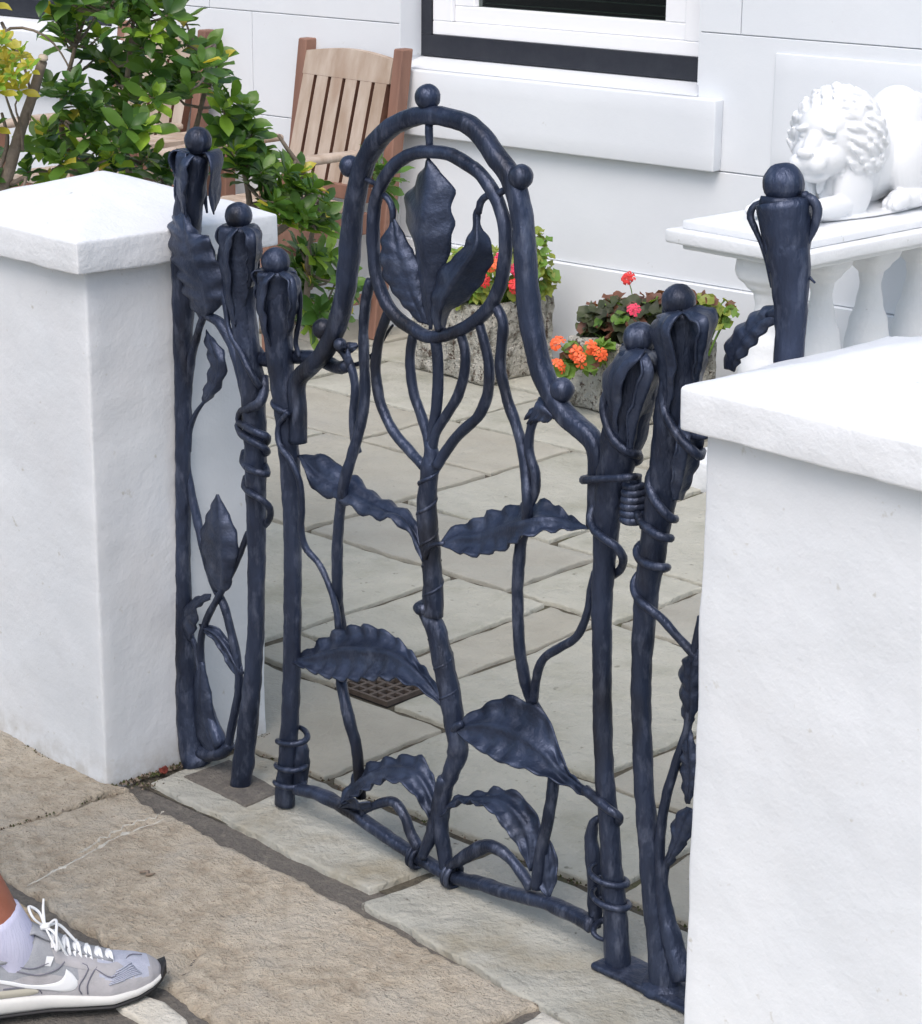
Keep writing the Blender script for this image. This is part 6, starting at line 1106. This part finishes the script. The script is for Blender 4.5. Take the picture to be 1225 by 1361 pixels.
loft('shirt', [((.077, -1.19, .82), .205, .155, (0, 0, 1)), ((.08, -1.19, 1.0), .195, .150, (0, 0, 1)), ((.09, -1.18, 1.2), .205, .155, (0, 0, 1)), ((.09, -1.18, 1.33), .222, .145, (0, 0, 1)), ((.09, -1.18, 1.40), .205, .12, (0, 0, 1)), ((.093, -1.175, 1.445), .12, .09, (0, 0, 1)), ((.095, -1.172, 1.46), .078, .078, (0, 0, 1))], 'shirt', per, seg=40)
for sg, off in ((1, Vector((.12, -.02, 0))), (-1, Vector((-.12, .04, 0)))):
    S = Vector((.09, -1.18, 1.36)) + off * 1.35; D = Vector((.05 * sg, -.02 * sg, -.27))
    loft('sleeve', [(S - off * .5 + Vector((0, 0, .015)), .085, .085, D), (S + D * .1, .082, .082, D), (S + D * .45, .074, .074, D), (S + D * .8, .068, .068, D)], 'shirt', per)
loft('shorts', [((.15, -1.16, .88), .115, .13, (0, 0, 1)), ((.165, -1.13, .76), .110, .115, (0, -.2, 1)), ((.188, -1.02, .60), .098, .10, (0, -.5, 1))], 'shorts', per)
loft('shorts', [((-.005, -1.20, .88), .115, .13, (0, 0, 1)), ((-.03, -1.23, .76), .110, .115, (0, .2, 1)), ((-.06, -1.28, .60), .098, .10, (0, .3, 1))], 'shorts', per)
hd = Vector((.105, -1.14, 1.62))
g = sphere_geo(hd + Vector((0, -.02, .035)), .098, sx=.92, sy=1.0, sz=.95); new_obj('hair', *g, 'hair', per)
g = join_geo(sphere_geo(hd + Vector((0, .088, -.01)), .014, 10, 8, 1, 1.2, 1.5), sphere_geo(hd + Vector((-.078, -.005, 0)), .02, 10, 8, .5, 1, 1.5), sphere_geo(hd + Vector((.078, -.005, 0)), .02, 10, 8, .5, 1, 1.5)); new_obj('nose_and_ears', *g, 'skin', per)
for s in (-1, 1): new_obj('eye', *sphere_geo(hd + Vector((.03 * s, .073, .012)), .012, 10, 8), 'eye', per)
HWL = [(0, .014), (.03, .027), (.1, .0335), (.25, .0345), (.42, .0365), (.58, .0435), (.72, .0475), (.84, .043), (.92, .034), (.97, .022), (1, .006)]
HT = [(0, .070), (.03, .088), (.12, .094), (.22, .088), (.30, .100), (.38, .110), (.46, .099), (.56, .081), (.66, .067), (.76, .057), (.86, .050), (.93, .043), (.975, .033), (1, .022)]
ZB = [(0, .004), (.08, 0), (.72, 0), (.86, .004), (.95, .010), (1, .017)]
MT = [(0, .030), (.3, .029), (.5, .025), (.7, .020), (.85, .020), (.95, .022), (1, .024)]   # midsole top
CS = [(0, 0), (.4, -.003), (.72, 0), (.9, -.006), (1, -.012)]
def it(T, s):
    for (a, b), (c, d) in zip(T, T[1:]):
        if s <= c: q = (s - a) / (c - a); q = q * q * (3 - 2 * q) * .35 + q * .65; return b + (d - b) * q
    return T[-1][1]
def SP(s, lat, z): return HEEL + SD * (LEN * s) + SN * (lat + it(CS, s)) + Vector((0, 0, z))
def side(s, h, off=.0, sg=1, e=2.3):
    zb, ht = it(MT, s) - .004, it(HT, s); f = min(1, max(0, (h - zb) / (ht - zb)))
    return SP(s, sg * (it(HWL, s) * (1 - f ** e) ** (1 / e) + off), h + off * f)
S_ = [0, .006, .02, .04, .07] + [.1 + .0125 * i for i in range(68)] + [.955, .965, .975, .985, .993, 1.0]; S_ = sorted(set(round(x, 4) for x in S_ if x <= 1))
V, Fc, mi = [], [], []; NQ = 48; e = 2.3
for s in S_:
    hw, zb, ht = it(HWL, s), it(MT, s) - .004, it(HT, s)
    for k in range(NQ + 1):
        a_ = pi * k / NQ; ca, sa = cos(a_), sin(a_)
        lat = (1 if ca >= 0 else -1) * hw * abs(ca) ** (2 / e); z = zb + (ht - zb) * sa ** (2 / e) if sa > 0 else zb
        V.append(SP(s, lat, z))
for i in range(len(S_) - 1):
    for k in range(NQ):
        a = i * (NQ + 1) + k; Fc.append((a, a + NQ + 1, a + NQ + 2, a + 1)[::-1]); s = S_[i]; q = min(k, NQ - k) / (NQ / 2)
        mi.append(1 if (.66 < s < .895 + .03 * q and .30 + .12 * sin(s * 40) * .3 < q) else (2 if (s < .56 and q > .22 and s > .1) else 0))
upper = new_obj('shoe', V, Fc, None, per, mats=['shoe', 'shoe_mesh', 'shoe_grey'], midx=mi)
def sole_geo(zlo, zhi, out):
    V, Fc = [], []
    for s in S_:
        hw = it(HWL, s) + out
        z0, z1 = zlo(s), zhi(s)
        for lat, z in ((hw * .9, z0), (hw, z0 + (z1 - z0) * .25), (hw * 1.0, z0 + (z1 - z0) * .7), (hw - .003, z1), (-hw + .003, z1), (-hw, z0 + (z1 - z0) * .7), (-hw, z0 + (z1 - z0) * .25), (-hw * .9, z0)): V.append(SP(s, lat, z) + (SD * (.004 * (1 if s > .9 else 0) * (s - .9) / .1)))
    for i in range(len(S_) - 1):
        for k in range(8): a = i * 8 + k; b_ = i * 8 + (k + 1) % 8; Fc.append((a, b_, b_ + 8, a + 8))
    Fc.append(tuple(range(8))); n = (len(S_) - 1) * 8; Fc.append(tuple(range(n + 7, n - 1, -1)))
    return V, Fc
new_obj('midsole', *sole_geo(lambda s: it(ZB, s) + .0045, lambda s: it(MT, s), .003), 'sole', upper)
new_obj('outsole', *sole_geo(lambda s: it(ZB, s), lambda s: it(ZB, s) + .0055 + (.013 * max(0, (s - .95) / .05)), .0040), 'black', upper)
def strip(name, A, B, m, off, nn=28, cross=3, sg=1):
    A = crom([Vector((a, b, 0)) for a, b in A], nn); B = crom([Vector((a, b, 0)) for a, b in B], nn); V, Fc = [], []
    for p, q in zip(A, B):
        for c in range(cross + 1):
            r = p.lerp(q, c / cross); edge = c in (0, cross); V.append(side(r.x, r.y, off * (.3 if edge else 1), sg))
    for i in range(nn - 1):
        for c in range(cross): a = i * (cross + 1) + c; Fc.append((a, a + 1, a + cross + 2, a + cross + 1))
    return new_obj(name, V, Fc, m, upper)
sx = lambda x: .235 + x / 285
strip('swoosh_mark', [(sx(-58), .0705), (sx(-30), .062), (sx(0), .054), (sx(25), .0462), (sx(49), .0435), (sx(66), .0465), (sx(74), .054), (sx(77), .0625)],
      [(sx(-58), .0685), (sx(-30), .058), (sx(0), .0478), (sx(25), .0400), (sx(49), .0350), (sx(72), .0310), (sx(88), .0345), (sx(92), .0430), (sx(86), .0545), (sx(78), .0625)], 'shoe_white', .0022, 50, 6)
strip('heel_patch', [(.03, .045), (.15, .042), (sx(30), .040), (sx(38), .036)], [(.03, .033), (.15, .031), (sx(25), .030), (sx(36), .032)], 'beige', .0022)
strip('eyelet_tab', [(sx(52), .082), (sx(62), .080)], [(sx(48), .070), (sx(56), .068)], 'shoe_white', .0025, 6, 2)
strip('eyestay', [(sx(60), .091), (sx(85), .077), (sx(110), .066), (sx(135), .058), (sx(150), .055)], [(sx(64), .072), (sx(88), .063), (sx(112), .056), (sx(136), .046), (sx(158), .050)], 'shoe', .0016, 24, 3)
def seam(pts, m='shoe_dk', r=.0009): return tube('seam', [side(sx(a), b, .0012) for a, b in pts], [r] * 2, m, upper, seg=5, step=.006, wob=0)
seam([(96, .0265), (92, .036), (101, .050), (108, .060), (100, .066)]); seam([(104, .0255), (104, .038), (112, .052), (120, .058)]); seam([(10, .066), (40, .058), (66, .064), (76, .072)]); seam([(0, .076), (30, .068), (58, .074)])
seam([(118, .056), (138, .044), (150, .047), (170, .052), (188, .049)]); seam([(-10, .044), (20, .043), (38, .038), (42, .031)])
for k in range(7):   # wavy mesh ribs on the toe box
    seam([(134 + 2 * k, .036 + .0021 * k), (150 + k, .037 + .002 * k), (166, .039 + .0018 * k), (182 - 2 * k, .038 + .0019 * k)], 'shoe_mesh', .0011)
# sock, collar, tongue and laces
loft('sock', [((.262, -.694, .050), .028, .034, (0, 0, 1)), ((.262, -.692, .078), .031, .036, (-.1, -.2, 1)), ((.257, -.700, .095), .036, .039, (-.15, -.3, 1)), ((.252, -.706, .110), .0385, .041, (-.2, -.35, 1)), ((.245, -.713, .126), .040, .0415, (-.25, -.45, 1)), ((.242, -.716, .132), .041, .042, (-.25, -.45, 1)), ((.241, -.717, .134), .037, .038, (-.25, -.45, 1))], 'sock', per)
cl = []
for k in range(25):
    a_ = 2 * pi * k / 24; s = .215 + .165 * cos(a_); lat = .027 * sin(a_); z = .083 + (.022 if cos(a_) > 0 else .008) * abs(cos(a_)) ** 1.5; cl.append(SP(s, lat, z))
tube('collar', cl[:-1], .0045, 'shoe_grey', upper, closed=True, seg=10, step=.006, wob=.03)
def topz(s): return it(HT, s)
rows = []
for i in range(14):
    s = .36 + .38 * i / 13; rows.append([SP(s - .02 * (i < 2), lat, topz(s) + .003 + (.006 if i < 2 else 0) - abs(lat) ** 2 * 14) for lat in (-.018, -.009, 0, .009, .018)])
sheet('tongue', rows, 'shoe_grey', upper, .003)
lr = random.Random(5)
for k in range(6):
    s = .45 + .052 * k; w = .024 - .001 * k; ds = .03 if k % 2 else -.03
    tube('lace', [SP(s, w, topz(s) - .008), SP(s + .005, w * .55, topz(s) + .003), SP(s + .012, 0, topz(s + .01) + .0045), SP(s + .02, -w * .6, topz(s + .02) + .002), SP(s + .022, -w, topz(s + .02) - .009)], [.0026, .003, .003, .003, .0026], 'shoe_white', upper, seg=8, step=.004, sq=3, flat=.4, wob=.06)
    tube('lace', [SP(s + .03, w, topz(s + .03) - .008), SP(s + .02, w * .4, topz(s + .02) + .007), SP(s, -w, topz(s) - .008)], [.0028, .0034, .0028], 'shoe_white', upper, seg=8, step=.004, sq=3, flat=.4, wob=.06)
t0 = SP(.425, .004, .115)
for P_ in ([t0, t0 + Vector((.012, .01, .012)), t0 + Vector((.034, -.004, .004)), t0 + Vector((.040, -.008, -.018)), t0 + Vector((.024, -.004, -.012)), t0], [t0, t0 + Vector((-.014, .0, .018)), t0 + Vector((-.020, -.012, .028)), t0 + Vector((-.006, -.014, .016)), t0], [t0, t0 + Vector((.004, .018, .0)), t0 + Vector((.02, .034, -.024)), t0 + Vector((.026, .040, -.034))], [t0, t0 + Vector((-.012, .006, .02)), t0 + Vector((-.016, .01, .034))], [t0, t0 + Vector((.016, .004, -.004)), t0 + Vector((.030, .012, -.034)), t0 + Vector((.034, .02, -.046))]):
    tube('lace', P_, [.0019, .0022, .0021, .0016], 'shoe_white', upper, seg=7, step=.004, wob=.08)
tube('lace', [t0 + Vector((-.004, -.004, 0)), t0 + Vector((.004, .004, .002))], [.0055, .0055], 'shoe_white', upper, seg=8, step=.002)
# rear shoe (outside the picture)
R0 = Vector((-.15, -1.60, 0)); rs = [(R0 + Vector((.008, -.06, .05)), .026, .034, (0, 1, .2)), (R0 + Vector((.0, .0, .052)), .036, .045, (0, 1, .0)), (R0 + Vector((0, .08, .04)), .043, .035, (0, 1, 0)), (R0 + Vector((0, .15, .024)), .040, .022, (0, 1, 0)), (R0 + Vector((0, .20, .018)), .02, .014, (0, 1, 0))]
loft('shoe', rs, 'shoe', per)
